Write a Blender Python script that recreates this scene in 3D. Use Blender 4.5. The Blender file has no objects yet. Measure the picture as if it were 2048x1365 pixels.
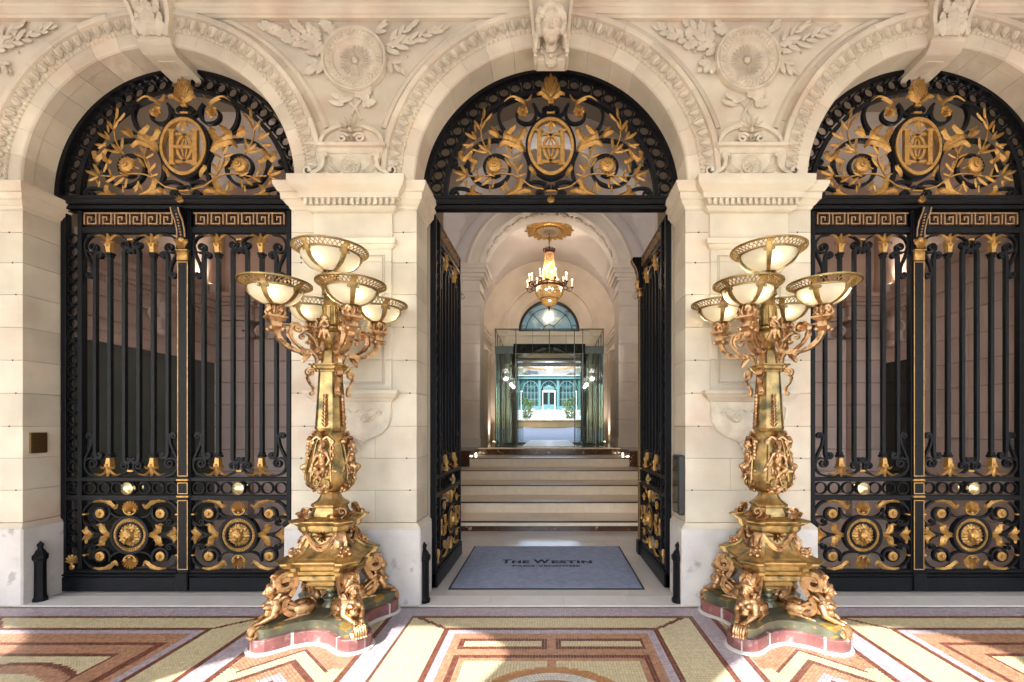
import bpy, bmesh, math, random
from mathutils import Vector, Matrix, Euler
from math import pi, sin, cos, tan, sqrt, radians as RAD
random.seed(11)
sc = bpy.context.scene
COL = sc.collection

# ------------------------------------------------------------ camera, sky, sun, exposure
cd = bpy.data.cameras.new("camera"); cam = bpy.data.objects.new("camera", cd); COL.objects.link(cam)
sc.camera = cam
cd.sensor_width = 36.0; cd.lens = 905 / 2048 * 36
cd.shift_x = -73 / 2048; cd.shift_y = 170.5 / 2048
cd.clip_start = 0.05; cd.clip_end = 2000
cam.location = (-0.0225, -4.077, 1.613); cam.rotation_euler = (RAD(90), 0, 0)
SUN_AZ = math.atan(0.47)      # the light travels to +Y and slightly to +X
SUN_EL = RAD(41)
w = bpy.data.worlds.new("World"); sc.world = w; w.use_nodes = True
nt = w.node_tree; bg = nt.nodes['Background']
sky = nt.nodes.new('ShaderNodeTexSky'); sky.sky_type = 'NISHITA'; sky.sun_disc = False
sky.sun_elevation = SUN_EL; sky.sun_rotation = pi + SUN_AZ
nt.links.new(sky.outputs[0], bg.inputs[0]); bg.inputs[1].default_value = 0.15
sl = bpy.data.lights.new("sun", 'SUN'); sl.energy = 2.4; sl.angle = RAD(0.5); sl.color = (1, .965, .92)
so = bpy.data.objects.new("sun", sl); COL.objects.link(so)
dirv = Vector((sin(SUN_AZ) * cos(SUN_EL), cos(SUN_AZ) * cos(SUN_EL), -sin(SUN_EL)))
so.rotation_euler = dirv.to_track_quat('-Z', 'Y').to_euler(); so.location = (-3, -12, 10)
sc.view_settings.view_transform = 'Standard'; sc.view_settings.look = 'None'
sc.view_settings.exposure = 2.38; sc.view_settings.gamma = 1
sc.view_settings.use_curve_mapping = False
sc.render.engine = 'CYCLES'
cy = sc.cycles
cy.use_denoising = True; cy.max_bounces = 8; cy.diffuse_bounces = 5; cy.glossy_bounces = 4
cy.transparent_max_bounces = 24; cy.transmission_bounces = 6
cy.sample_clamp_indirect = 6; cy.caustics_reflective = False; cy.caustics_refractive = False

# ------------------------------------------------------------ materials
MATS = {}
def mat(name, col, rough=.6, metal=0., var=.0, vs=3., bump=0., bs=40., obj_var=0., isl=0., col2=None,
        c2s=2., c2lo=.5, c2hi=.62, coat=0., emit=None, es=0., coords='pos', spec=None, stretch=None, pits=0.):
    m = bpy.data.materials.new(name); m.use_nodes = True; n = m.node_tree.nodes; l = m.node_tree.links
    b = n['Principled BSDF']; b.inputs['Roughness'].default_value = rough; b.inputs['Metallic'].default_value = metal
    if coat: b.inputs['Coat Weight'].default_value = coat; b.inputs['Coat Roughness'].default_value = .12
    if spec is not None: b.inputs['Specular IOR Level'].default_value = spec
    if coords == 'pos':
        g = n.new('ShaderNodeNewGeometry'); co = g.outputs['Position']
    else:
        g = n.new('ShaderNodeTexCoord'); co = g.outputs['Object']
    if stretch:
        mp = n.new('ShaderNodeMapping'); mp.inputs['Scale'].default_value = stretch
        l.new(co, mp.inputs[0]); cs = mp.outputs[0]
    else: cs = co
    base = n.new('ShaderNodeRGB'); base.outputs[0].default_value = (*col, 1); cur = base.outputs[0]
    def noise(scale, det=5, src=None):
        t = n.new('ShaderNodeTexNoise'); t.inputs['Scale'].default_value = scale; t.inputs['Detail'].default_value = det
        l.new(src or co, t.inputs['Vector']); return t
    if col2:
        t = noise(c2s, 6, cs); r = n.new('ShaderNodeMapRange'); r.inputs[1].default_value = c2lo; r.inputs[2].default_value = c2hi
        l.new(t.outputs[0], r.inputs[0]); mx = n.new('ShaderNodeMixRGB'); mx.inputs[2].default_value = (*col2, 1)
        l.new(r.outputs[0], mx.inputs[0]); l.new(cur, mx.inputs[1]); cur = mx.outputs[0]
    def scale_by(src, lo, hi, a=0, bb=1):
        nonlocal cur
        r = n.new('ShaderNodeMapRange'); r.inputs[1].default_value = a; r.inputs[2].default_value = bb
        r.inputs[3].default_value = lo; r.inputs[4].default_value = hi; l.new(src, r.inputs[0])
        h = n.new('ShaderNodeHueSaturation'); l.new(cur, h.inputs['Color']); l.new(r.outputs[0], h.inputs['Value']); cur = h.outputs[0]
    if var: scale_by(noise(vs, 6, cs).outputs[0], 1 - var, 1 + var, .3, .7)
    if obj_var:
        oi = n.new('ShaderNodeObjectInfo'); scale_by(oi.outputs['Random'], 1 - obj_var, 1 + obj_var)
    if isl:
        gi = n.new('ShaderNodeNewGeometry'); scale_by(gi.outputs['Random Per Island'], 1 - isl, 1 + isl)
    if pits:
        v = n.new('ShaderNodeTexVoronoi'); v.inputs['Scale'].default_value = 26; l.new(co, v.inputs['Vector'])
        scale_by(v.outputs['Distance'], 1 - pits, 1, .0, .09)
    l.new(cur, b.inputs['Base Color'])
    if bump:
        t = noise(bs, 6); bp = n.new('ShaderNodeBump'); bp.inputs['Strength'].default_value = bump
        bp.inputs['Distance'].default_value = .004; l.new(t.outputs[0], bp.inputs['Height']); l.new(bp.outputs[0], b.inputs['Normal'])
    if emit:
        b.inputs['Emission Color'].default_value = (*emit, 1); b.inputs['Emission Strength'].default_value = es
    MATS[name] = m
    return m

STONE = mat('limestone', (.645, .575, .455), .82, var=.15, vs=2.2, bump=.35, bs=60, obj_var=.10, col2=(.60, .46, .35), c2s=1.6,
            c2lo=.50, c2hi=.74, pits=.45)
CARVE = mat('carved_limestone', (.645, .575, .455), .8, var=.14, vs=9, bump=.35, bs=90, col2=(.60, .48, .37), c2s=2.5, c2lo=.5, c2hi=.75)
PLINTH = mat('weathered_plinth_stone', (.60, .565, .53), .85, var=.10, vs=5, bump=.5, bs=50, col2=(.38, .36, .34), c2s=9, c2lo=.62, c2hi=.72, pits=.5)
JOINT = mat('stone_joint', (.34, .28, .21), .9)
INSTONE = mat('interior_limestone', (.74, .65, .55), .7, var=.07, vs=2.5, bump=.15, bs=60, obj_var=.04)
VAULT = mat('painted_plaster_vault', (.62, .56, .53), .75, var=.04, vs=1.5)
SIDEST = mat('pink_limestone', (.56, .42, .36), .75, var=.08, vs=2.5, bump=.2, bs=60, obj_var=.04)
IRON = mat('black_painted_iron', (.0035, .004, .006), .42, var=.35, vs=20, bump=.12, bs=60, spec=.2)
GILT = mat('dull_gilding', (.50, .29, .09), .45, metal=.7, var=.22, vs=30, bump=.25, bs=120, col2=(.42, .22, .06), c2s=28, c2lo=.5, c2hi=.7)
KEYG = mat('worn_gilt_fret', (.36, .22, .12), .5, metal=.6, var=.2, vs=30)
KNOB = mat('pale_polished_brass', (.86, .74, .42), .25, metal=.9, var=.08, vs=60, bump=.1, bs=80)
COPPER = mat('copper_bronze', (.62, .385, .195), .38, metal=.95, var=.3, vs=22, bump=.8, bs=70, col2=(.20, .105, .06), c2s=20, c2lo=.50, c2hi=.66, coords='obj')
BRASS = mat('aged_brass', (.47, .315, .125), .42, metal=.92, var=.3, vs=14, bump=.6, bs=55, col2=(.15, .125, .06), c2s=9, c2lo=.47, c2hi=.66, coords='obj')
BRASSD = mat('lamp_rim_brass', (.30, .20, .075), .38, metal=.9, var=.18, vs=20, bump=.12, bs=60, coords='obj')
VERD = mat('verdigris_bronze', (.20, .21, .15), .38, metal=.75, var=.25, vs=12, bump=.3, bs=50, col2=(.48, .34, .10), c2s=11, c2lo=.56, c2hi=.6, coords='obj')
REDM = mat('red_marble', (.22, .085, .08), .45, var=.22, vs=9, bump=.2, bs=60, col2=(.46, .30, .29), c2s=14, c2lo=.55, c2hi=.75, coords='obj')
MORTAR = mat('pale_mortar', (.55, .53, .50), .9, bump=.3, bs=60)
MARBLE = mat('pale_marble_slab', (.62, .58, .53), .16, var=.05, vs=3, bump=.03, bs=8, obj_var=.03, coords='pos')
THRESH = mat('white_marble_threshold', (.66, .65, .62), .4, var=.06, vs=6, bump=.06, bs=30, obj_var=.03)
STEP = mat('cream_limestone_step', (.80, .67, .51), .35, var=.06, vs=10, bump=.05, bs=60, obj_var=.03)
EMPER = mat('dark_brown_marble', (.075, .032, .018), .15, var=.4, vs=12, col2=(.42, .26, .16), c2s=9, c2lo=.60, c2hi=.66, coords='pos')
PLAT = mat('brown_polished_floor', (.26, .20, .15), .10, var=.12, vs=5)
WHITEF = mat('white_polished_floor', (.80, .80, .80), .25, var=.03, vs=4)
BLACK = mat('black_metal', (.012, .012, .012), .3)
NOSE = mat('black_nosing_strip', (.015, .012, .01), .5)
MATM = mat('blue_grey_carpet_mat', (.24, .285, .39), .95, var=.14, vs=14, bump=.6, bs=400, coords='pos')
MATE = mat('black_rubber_edge', (.02, .02, .022), .7)
INK = mat('navy_print', (.012, .016, .035), .9)
DARKG = mat('dark_shop_glass', (.01, .014, .012), .08, coords='pos')
GREENG = mat('grey_green_frosted_glass', (.085, .10, .085), .35, var=.15, vs=1.5)
TEAL = mat('teal_painted_iron', (.05, .15, .15), .5)
TEALG = mat('conservatory_glass', (.05, .085, .085), .12)
CREAMW = mat('cream_render_wall', (.48, .46, .42), .8, var=.04)
WINDK = mat('dull_window_glass', (.22, .26, .28), .2)
LEAFM = mat('shrub_leaf', (.05, .10, .02), .55, var=.3, vs=9, isl=.4)
BARK = mat('bark', (.10, .07, .045), .9)
WPOT = mat('white_planter', (.50, .49, .47), .5)
GOLDST = mat('ochre_stone_basin', (.36, .24, .10), .5, var=.1)
PAVE = mat('courtyard_paving', (.40, .38, .36), .7, var=.06, vs=3)
WATER = mat('fountain_water', (.86, .92, .95), .1)
STREET = mat('street_paving', (.42, .41, .40), .85, var=.1, vs=2)
CEIL = mat('gallery_ceiling_plaster', (.80, .78, .74), .8)
WAX = mat('candle_tube', (.85, .78, .6), .5, emit=(1, .8, .5), es=.25)
FLAME = mat('candle_bulb_glow', (1, .85, .6), .4, emit=(1, .78, .42), es=7)
BULB = mat('bulb_glow', (1, .9, .7), .4, emit=(1, .88, .66), es=15)
SPOTG = mat('uplight_glow', (1, .9, .75), .4, emit=(1, .82, .55), es=8)
BRONZEC = mat('chandelier_bronze', (.16, .07, .045), .4, metal=.8)
CRYST = mat('amber_crystal_beads', (.30, .18, .06), .15, emit=(1, .66, .28), es=.02, isl=.35)
PLQ = mat('engraved_bronze_plaque', (.22, .13, .05), .35, metal=.8, var=.2, vs=40, stretch=(1, 1, 12))
EXITG = mat('green_sign', (.1, .5, .3), .4, emit=(.25, .9, .5), es=.6)
WHITEP = mat('white_fixture_paint', (.75, .74, .70), .5)
T_CREAM = mat('tessera_cream', (.62, .535, .325), .35, isl=.10)
T_LILAC = mat('tessera_lilac', (.44, .385, .42), .35, isl=.16)
T_TERRA = mat('tessera_terracotta', (.44, .235, .14), .35, isl=.2)
T_BROWN = mat('tessera_brick_brown', (.18, .065, .042), .35, isl=.3)
T_WHITE = mat('tessera_white', (.66, .66, .60), .35, isl=.08)
T_ORANGE = mat('tessera_orange', (.50, .24, .09), .35, isl=.12)
GROUT = mat('mosaic_grout', (.40, .35, .31), .9)

def glassmat(name, tint, fac=.06, rough=.02):
    m = bpy.data.materials.new(name); m.use_nodes = True; n = m.node_tree.nodes; l = m.node_tree.links
    n.remove(n['Principled BSDF']); out = n['Material Output']
    t = n.new('ShaderNodeBsdfTransparent'); t.inputs[0].default_value = (*tint, 1)
    g = n.new('ShaderNodeBsdfGlossy'); g.inputs['Roughness'].default_value = rough; g.inputs[0].default_value = (.95, 1, .98, 1)
    fr = n.new('ShaderNodeFresnel'); fr.inputs[0].default_value = 1.5
    ad = n.new('ShaderNodeMath'); ad.operation = 'ADD'; ad.inputs[1].default_value = fac; l.new(fr.outputs[0], ad.inputs[0])
    mx = n.new('ShaderNodeMixShader'); l.new(ad.outputs[0], mx.inputs[0]); l.new(t.outputs[0], mx.inputs[1]); l.new(g.outputs[0], mx.inputs[2])
    l.new(mx.outputs[0], out.inputs[0]); return m
GLASS = glassmat('clear_greenish_glass', (.90, .94, .92), .015)
GLASS2 = glassmat('lunette_glass', (.30, .32, .28), .12, .12)
def bowlmat():
    m = bpy.data.materials.new('frosted_bowl_glass'); m.use_nodes = True; n = m.node_tree.nodes; l = m.node_tree.links
    n.remove(n['Principled BSDF']); out = n['Material Output']
    t = n.new('ShaderNodeBsdfTranslucent'); t.inputs[0].default_value = (.80, .74, .62, 1)
    d = n.new('ShaderNodeBsdfPrincipled'); d.inputs['Base Color'].default_value = (.60, .585, .53, 1); d.inputs['Roughness'].default_value = .25
    mx = n.new('ShaderNodeMixShader'); mx.inputs[0].default_value = .48
    l.new(t.outputs[0], mx.inputs[1]); l.new(d.outputs[0], mx.inputs[2]); l.new(mx.outputs[0], out.inputs[0]); return m
BOWL = bowlmat()

# ------------------------------------------------------------ geometry helpers
class G:
    def __init__(s): s.v = []; s.f = []; s.m = []; s.mi = 0
    def add(s, vs, fs, mi=None):
        o = len(s.v); s.v.extend(tuple(p) for p in vs); s.f.extend(tuple(i + o for i in f) for f in fs)
        s.m.extend([s.mi if mi is None else mi] * len(fs)); return s
    def put(s, g, M=None):
        o = len(s.v)
        if M is None: s.v.extend(g.v)
        else: s.v.extend(tuple(M @ Vector(p)) for p in g.v)
        s.f.extend(tuple(i + o for i in f) for f in g.f); s.m.extend(g.m); return s
    def box(s, x0, x1, y0, y1, z0, z1, c=0.):
        if x0 > x1: x0, x1 = x1, x0
        if y0 > y1: y0, y1 = y1, y0
        if z0 > z1: z0, z1 = z1, z0
        if not c:
            vs = [(x, y, z) for x in (x0, x1) for y in (y0, y1) for z in (z0, z1)]
            return s.add(vs, [(0, 1, 3, 2), (4, 6, 7, 5), (0, 4, 5, 1), (2, 3, 7, 6), (0, 2, 6, 4), (1, 5, 7, 3)])
        L = ((x0, x1), (y0, y1), (z0, z1)); vs = []; idx = {}
        for i in range(8):
            b = ((i >> 2) & 1, (i >> 1) & 1, i & 1)
            for a in range(3):
                p = []
                for k in range(3):
                    val = L[k][b[k]]
                    if k != a: val += c if b[k] == 0 else -c
                    p.append(val)
                idx[(b, a)] = len(vs); vs.append(tuple(p))
        fs = []
        for a in range(3):
            o1, o2 = [k for k in range(3) if k != a]
            for sgn in (0, 1):
                q = []
                for (u, v) in ((0, 0), (1, 0), (1, 1), (0, 1)):
                    b = [0, 0, 0]; b[a] = sgn; b[o1] = u; b[o2] = v; q.append(idx[(tuple(b), a)])
                fs.append(tuple(q))
            for u in (0, 1):
                for v in (0, 1):
                    b1 = [0, 0, 0]; b1[o1] = u; b1[o2] = v; b2 = list(b1); b2[a] = 1
                    b1 = tuple(b1); b2 = tuple(b2)
                    fs.append((idx[(b1, o1)], idx[(b1, o2)], idx[(b2, o2)], idx[(b2, o1)]))
        for i in range(8):
            b = ((i >> 2) & 1, (i >> 1) & 1, i & 1); fs.append((idx[(b, 0)], idx[(b, 1)], idx[(b, 2)]))
        return s.add(vs, fs)
    def loft(s, loops, cap=True, close=False):
        n = len(loops[0]); vs = [p for lp in loops for p in lp]; fs = []
        m = len(loops); rng = m if close else m - 1
        for i in range(rng):
            a = i * n; b = ((i + 1) % m) * n
            for j in range(n): k = (j + 1) % n; fs.append((a + j, a + k, b + k, b + j))
        if cap and not close: fs.append(tuple(range(n))[::-1]); fs.append(tuple(range((m - 1) * n, m * n)))
        return s.add(vs, fs)
    def prism(s, pts, y0, y1):           # outline in XZ, extruded along Y
        return s.loft([[(x, y0, z) for x, z in pts], [(x, y1, z) for x, z in pts]])
    def slab(s, pts, z0, z1):            # outline in XY
        return s.loft([[(x, y, z0) for x, y in pts], [(x, y, z1) for x, y in pts]])
    def lathe(s, prof, n=24, cx=0, cy=0, cap=True):
        return s.loft([[(cx + r * cos(2 * pi * j / n), cy + r * sin(2 * pi * j / n), z) for j in range(n)] for r, z in prof], cap)
    def dial(s, prof, cx, cz, n=24):     # turned about the Y axis: profile (r, y)
        return s.loft([[(cx + r * cos(2 * pi * j / n), y, cz + r * sin(2 * pi * j / n)) for j in range(n)] for r, y in prof])
    def ring(s, cx, cz, ro, ri, y0, y1, n=20):
        lp = []
        for j in range(n):
            a = 2 * pi * j / n; c, d = cos(a), sin(a)
            lp.append([(cx + ro * c, y0, cz + ro * d), (cx + ro * c, y1, cz + ro * d), (cx + ri * c, y1, cz + ri * d), (cx + ri * c, y0, cz + ri * d)])
        return s.loft(lp, close=True)
    def arc(s, prof, cx, cz, a0, a1, n):  # closed profile (r, y) swept about the Y axis
        lp = []
        for i in range(n + 1):
            a = a0 + (a1 - a0) * i / n; lp.append([(cx + r * cos(a), y, cz + r * sin(a)) for r, y in prof])
        return s.loft(lp)
    def tube(s, path, r, n=8, cap=True):
        P = [Vector(p) for p in path]; lp = []; up = None
        for i, p in enumerate(P):
            t = (P[min(i + 1, len(P) - 1)] - P[max(i - 1, 0)]).normalized()
            if up is None:
                up = Vector((0, 0, 1)) if abs(t.z) < .9 else Vector((0, 1, 0))
            u = (up - t * up.dot(t)).normalized(); up = u; v = t.cross(u)
            rr = r(i / (len(P) - 1)) if callable(r) else r
            lp.append([tuple(p + (u * cos(2 * pi * j / n) + v * sin(2 * pi * j / n)) * rr) for j in range(n)])
        return s.loft(lp, cap)
    def bar(s, path, w, y0, y1):         # flat iron bent in the XZ plane
        lp = []; n = len(path)
        for i, (x, z) in enumerate(path):
            a = path[max(i - 1, 0)]; b = path[min(i + 1, n - 1)]
            dx, dz = b[0] - a[0], b[1] - a[1]; L = math.hypot(dx, dz) or 1; nx, nz = -dz / L, dx / L
            ww = (w(i / (n - 1)) if callable(w) else w) / 2
            lp.append([(x + nx * ww, y0, z + nz * ww), (x + nx * ww, y1, z + nz * ww), (x - nx * ww, y1, z - nz * ww), (x - nx * ww, y0, z - nz * ww)])
        return s.loft(lp)
    def leaf(s, path, w, h, y=0., teeth=0, back=.35):   # ridged blade along a path in XZ
        n = len(path); lp = []
        for i, (x, z) in enumerate(path):
            a = path[max(i - 1, 0)]; b = path[min(i + 1, n - 1)]
            dx, dz = b[0] - a[0], b[1] - a[1]; L = math.hypot(dx, dz) or 1; nx, nz = -dz / L, dx / L
            t = i / (n - 1); ww = w(t) if callable(w) else w * (.12 + .88 * sin(pi * min(1, t * .92 + .06)) ** .8)
            if teeth: ww *= .68 + .42 * (1 - ((t * teeth) % 1))
            lp.append([(x + nx * ww / 2, y, z + nz * ww / 2), (x, y - h, z), (x - nx * ww / 2, y, z - nz * ww / 2), (x, y + h * back, z)])
        return s.loft(lp)
    def ell(s, c, r, M=None, nu=10, nv=7):
        rx, ry, rz = (r, r, r) if not hasattr(r, '__len__') else r
        vs = [(0, 0, -rz)]
        for i in range(1, nv):
            a = -pi / 2 + pi * i / nv
            for j in range(nu): b = 2 * pi * j / nu; vs.append((rx * cos(a) * cos(b), ry * cos(a) * sin(b), rz * sin(a)))
        vs.append((0, 0, rz)); fs = []
        for j in range(nu): fs.append((0, 1 + (j + 1) % nu, 1 + j))
        for i in range(nv - 2):
            for j in range(nu):
                a = 1 + i * nu; b = a + nu; k = (j + 1) % nu; fs.append((a + j, a + k, b + k, b + j))
        t = len(vs) - 1; a = 1 + (nv - 2) * nu
        for j in range(nu): fs.append((t, a + j, a + (j + 1) % nu))
        c = Vector(c)
        return s.add([tuple((M @ Vector(p) if M else Vector(p)) + c) for p in vs], fs)
    def cap_(s, p0, p1, r0, r1, n=10):    # tapered capsule
        p0, p1 = Vector(p0), Vector(p1); d = p1 - p0
        q = d.to_track_quat('Z', 'Y').to_matrix(); L = d.length; lp = []
        for k in range(5):
            a = -pi / 2 + (pi / 2) * k / 4; lp.append((max(r0 * cos(a), r0 * .02), r0 * sin(a)))
        for k in range(5):
            a = (pi / 2) * k / 4; lp.append((max(r1 * cos(a), r1 * .02), L + r1 * sin(a)))
        return s.loft([[tuple(q @ Vector((r * cos(2 * pi * j / n), r * sin(2 * pi * j / n), z)) + p0) for j in range(n)] for r, z in lp])
    def mesh(s, name, mats, smooth=0., recalc=True):
        me = bpy.data.meshes.new(name); me.from_pydata(s.v, [], s.f)
        if not isinstance(mats, (list, tuple)): mats = [mats]
        for m in mats: me.materials.append(m)
        if len(mats) > 1: me.polygons.foreach_set('material_index', s.m)
        if recalc:
            b = bmesh.new(); b.from_mesh(me); bmesh.ops.recalc_face_normals(b, faces=b.faces); b.to_mesh(me); b.free()
        if smooth:
            me.polygons.foreach_set('use_smooth', [True] * len(me.polygons)); me.set_sharp_from_angle(angle=RAD(smooth))
        me.update(); return me

def obj(name, me, parent=None, loc=None, rot=None, scale=None, M=None, kind=None, label=None):
    o = bpy.data.objects.new(name, me); COL.objects.link(o)
    if parent is not None: o.parent = parent
    if M is not None: o.matrix_local = M
    else:
        if loc is not None: o.location = loc
        if rot is not None: o.rotation_euler = rot
        if scale is not None: o.scale = scale if hasattr(scale, '__len__') else (scale,) * 3
    if kind: o['kind'] = kind
    if label: o['label'] = label
    return o
def tag(o, label, cat, group=None, kind=None):
    o['label'] = label; o['category'] = cat
    if group: o['group'] = group
    if kind: o['kind'] = kind
    return o
def empty(name, loc=(0, 0, 0), rot=0, parent=None):
    o = bpy.data.objects.new(name, None); COL.objects.link(o); o.location = loc; o.rotation_euler = (0, 0, rot)
    o.empty_display_size = .1
    if parent: o.parent = parent
    return o
def copy_tree(o, parent=None):
    c = o.copy(); COL.objects.link(c); c.parent = parent
    for ch in list(o.children): copy_tree(ch, c)
    return c
def crv(pts, n=5):                        # Catmull-Rom through the points
    out = []; d = len(pts[0])
    for i in range(len(pts) - 1):
        p0 = pts[max(i - 1, 0)]; p1 = pts[i]; p2 = pts[i + 1]; p3 = pts[min(i + 2, len(pts) - 1)]
        for k in range(n):
            t = k / n
            out.append(tuple(.5 * ((2 * p1[a]) + (-p0[a] + p2[a]) * t + (2 * p0[a] - 5 * p1[a] + 4 * p2[a] - p3[a]) * t * t + (-p0[a] + 3 * p1[a] - 3 * p2[a] + p3[a]) * t ** 3) for a in range(d)))
    out.append(tuple(pts[-1])); return out
def spiral(cx, cz, r0, r1, a0, turns, n=14):
    N = max(4, int(abs(turns) * n)); out = []
    for i in range(N + 1):
        t = i / N; r = r0 + (r1 - r0) * t ** .8; a = a0 + turns * 2 * pi * t; out.append((cx + r * cos(a), cz + r * sin(a)))
    return out
def mirx(pts): return [(-p[0],) + tuple(p[1:]) for p in pts]
def sculpt(name, g, voxel, m, smooth_it=2, planar=None):      # fuse closed lumps into one continuous skin
    me = g.mesh('lumps', m, recalc=False); o = bpy.data.objects.new('lumps', me); COL.objects.link(o)
    r = o.modifiers.new('r', 'REMESH'); r.mode = 'VOXEL'; r.voxel_size = voxel
    if smooth_it:
        s_ = o.modifiers.new('s', 'SMOOTH'); s_.iterations = smooth_it; s_.factor = .5
    dg = bpy.context.evaluated_depsgraph_get(); ev = o.evaluated_get(dg)
    out = bpy.data.meshes.new_from_object(ev); out.name = name
    out.materials.clear(); out.materials.append(m)
    out.polygons.foreach_set('use_smooth', [True] * len(out.polygons))
    bpy.data.objects.remove(o); bpy.data.meshes.remove(me); return out
def T(x, y, z): return Matrix.Translation((x, y, z))
def RZ(a): return Matrix.Rotation(a, 4, 'Z')
def RY(a): return Matrix.Rotation(a, 4, 'Y')
def RX(a): return Matrix.Rotation(a, 4, 'X')
def SC(x, y=None, z=None):
    y = x if y is None else y; z = x if z is None else z
    return Matrix.Diagonal((x, y, z, 1))
def palmette(r, n=7, spread=150, w=.2, h=.02):    # fan of blades, base at origin, pointing up, facing -Y
    g = G()
    for k in range(n):
        a = RAD(90 + spread * (k / (n - 1) - .5)); L = r * (.72 + .28 * sin(pi * (k + .5) / n))
        bend = (k / (n - 1) - .5) * .5
        p = [(L * t * cos(a + -bend * t), L * t * sin(a - bend * t)) for t in (0, .2, .45, .7, .88, 1)]
        g.leaf(p, lambda t, L=L: L * w * (.25 + .75 * t) * (1 if t < .9 else .55), h)
    g.ell((0, -h * .5, 0), (r * .16, h, r * .13), nu=8, nv=5)
    return g
def rosette(r, n=10, h=.02, y=0.):
    g = G()
    for k in range(n):
        a = 2 * pi * k / n
        g.leaf([(r * t * cos(a), r * t * sin(a)) for t in (.1, .45, .75, .93, 1)], lambda t: r * (5.4 / n) * (.45 + .75 * t - .45 * t ** 6), h, y)
    g.ell((0, y - h, 0), (r * .27, h, r * .27), nu=10, nv=5)
    return g
# ------------------------------------------------------------ constants of the place (metres)
BAY = 3.55; HO = 1.21; ZC = 3.82; RI = 1.235; RO = 1.52; GY = .33
PX = [-1.5 * BAY, -.5 * BAY, .5 * BAY, 1.5 * BAY]; AX = [-BAY, 0., BAY]
COURSES = [.745, 1.037, 1.325, 1.613, 1.911, 2.208, 2.505, 2.80, 3.086, 3.36, 3.56]

# ------------------------------------------------------------ ground
g = G(); g.add([(-400, -400, -.03), (400, -400, -.03), (400, 400, -.03), (-400, 400, -.03)], [(0, 1, 2, 3)])
obj('ground', g.mesh('ground', STREET, recalc=False), kind='structure')

# ------------------------------------------------------------ mosaic floor, one raised tessera after another
def tess(x, y):
    """colour index at a floor point: 0 cream 1 lilac 2 terracotta 3 brown 4 white 5 orange"""
    if y > -.068: return 3
    if y > -.225: return 1
    k = round(x / BAY); u = abs(x - k * BAY)
    if u < 1.19:
        d = -y                                   # frames
        m = (1.15 - u); q = d - .225
        if u > 1.15 or d < .262: return 3
        a = 1.11 - u; b = d - .262               # distance into the yellow band
        if a < .26 or b < .2:
            if b < .245 or a < .30:
                if abs(a - b * 1.3) < .028 and b < .21: return 3
                if u > .85 and a < .26: return 0
                if b < .2 and u < .85 + .26: return 0
        if u > .81 or d < .497: return 3
        if u > .755 or d < .556: return 1
        if k % 2 == 0:
            if .636 < d < .80 and .022 < u < .69:
                return 0 if (.668 < d < .768 and .063 < u < .655) else 3
            if .883 < d < .916 and u < .678: return 3
            if d >= .883 and .643 < u < .678: return 3
            r = math.hypot(x - k * BAY, y + 1.561)
            if r < .30: return 3
            if r < .365: return 5
            if r < .44: return 4
            if r < .517: return 5
            if d > .958 and u < .60: return 2 if u < .03 else 0
            return 2
        if (.706 < d < .746 and u < .68) or (d >= .706 and .62 < u < .68): return 3
        r = math.hypot(x - k * BAY, y + 1.79)
        if (.869 < d < .90 and u < .49) or (d >= .869 and .46 < u < .49): return 3
        if d > .90 and u < .46:
            if r < .665: return 0
            if r < .765: return 2
            if r < .81: return 3
            return 0
        return 2
    k2 = math.floor(x / BAY); v = abs(x - (k2 + .5) * BAY)   # under the lamps, v up to .585
    if v > .43: return 1
    if v > .39: return 3
    q = -y - v
    if v > .30 and -y > 1.06: return 0
    if q < .26: return 0
    if q < .30: return 3
    if q < .784: return 2
    if q < .833: return 3
    if q < .94: return 0
    if q < .99: return 3
    if q < 1.11: return 2
    if q < 1.19: return 1
    if q < 1.23: return 3
    return 0
fl = G(); fl.add([(-14, -5.0, -.006), (14, -5.0, -.006), (14, -.04, -.006), (-14, -.04, -.006)], [(0, 1, 2, 3)])
floor = obj('mosaic_floor', fl.mesh('mosaic_floor', GROUT, recalc=False), kind='structure')
ts = .0205; vs = []; fs = []; ms = []
ny = int(1.9 / ts); nx = int(12.2 / ts)
def tile(cx_, cy_, a, c):
    hw = ts / 2 - .0013 - random.uniform(0, .0005); z = random.uniform(-.0006, .0006); o = len(vs); tx = random.uniform(-.0005, .0005); a += random.uniform(-.02, .02)
    ca, sa = cos(a) * hw, sin(a) * hw; cx_ += random.uniform(-.0004, .0004); cy_ += random.uniform(-.0004, .0004)
    for u, v in ((-1, -1), (1, -1), (1, 1), (-1, 1)): vs.append((cx_ + u * ca - v * sa, cy_ + u * sa + v * ca, z + tx * u))
    for u, v in ((-1, -1), (1, -1)): vs.append((cx_ + u * ca - v * sa, cy_ + u * sa + v * ca, -.006))
    fs.extend([(o, o + 1, o + 2, o + 3), (o + 4, o + 5, o + 1, o)]); ms.extend([c, c])
def diagonal(x, y):                      # the chevrons under the lamps are laid on the slant
    return abs(x - (math.floor(x / BAY) + .5) * BAY) < .389 and -y > .30
for iy in range(ny):
    yc_ = -.042 - (iy + .5) * ts
    for ix in range(nx):
        xc_ = -6.1 + (ix + .5) * ts
        if diagonal(xc_, yc_): continue
        k_ = round(xc_ / BAY); rr_ = math.hypot(xc_ - k_ * BAY, yc_ + 1.561)
        if k_ % 2 == 0 and .29 < rr_ < .517: continue
        tile(xc_, yc_, 0, tess(xc_, yc_))
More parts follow.
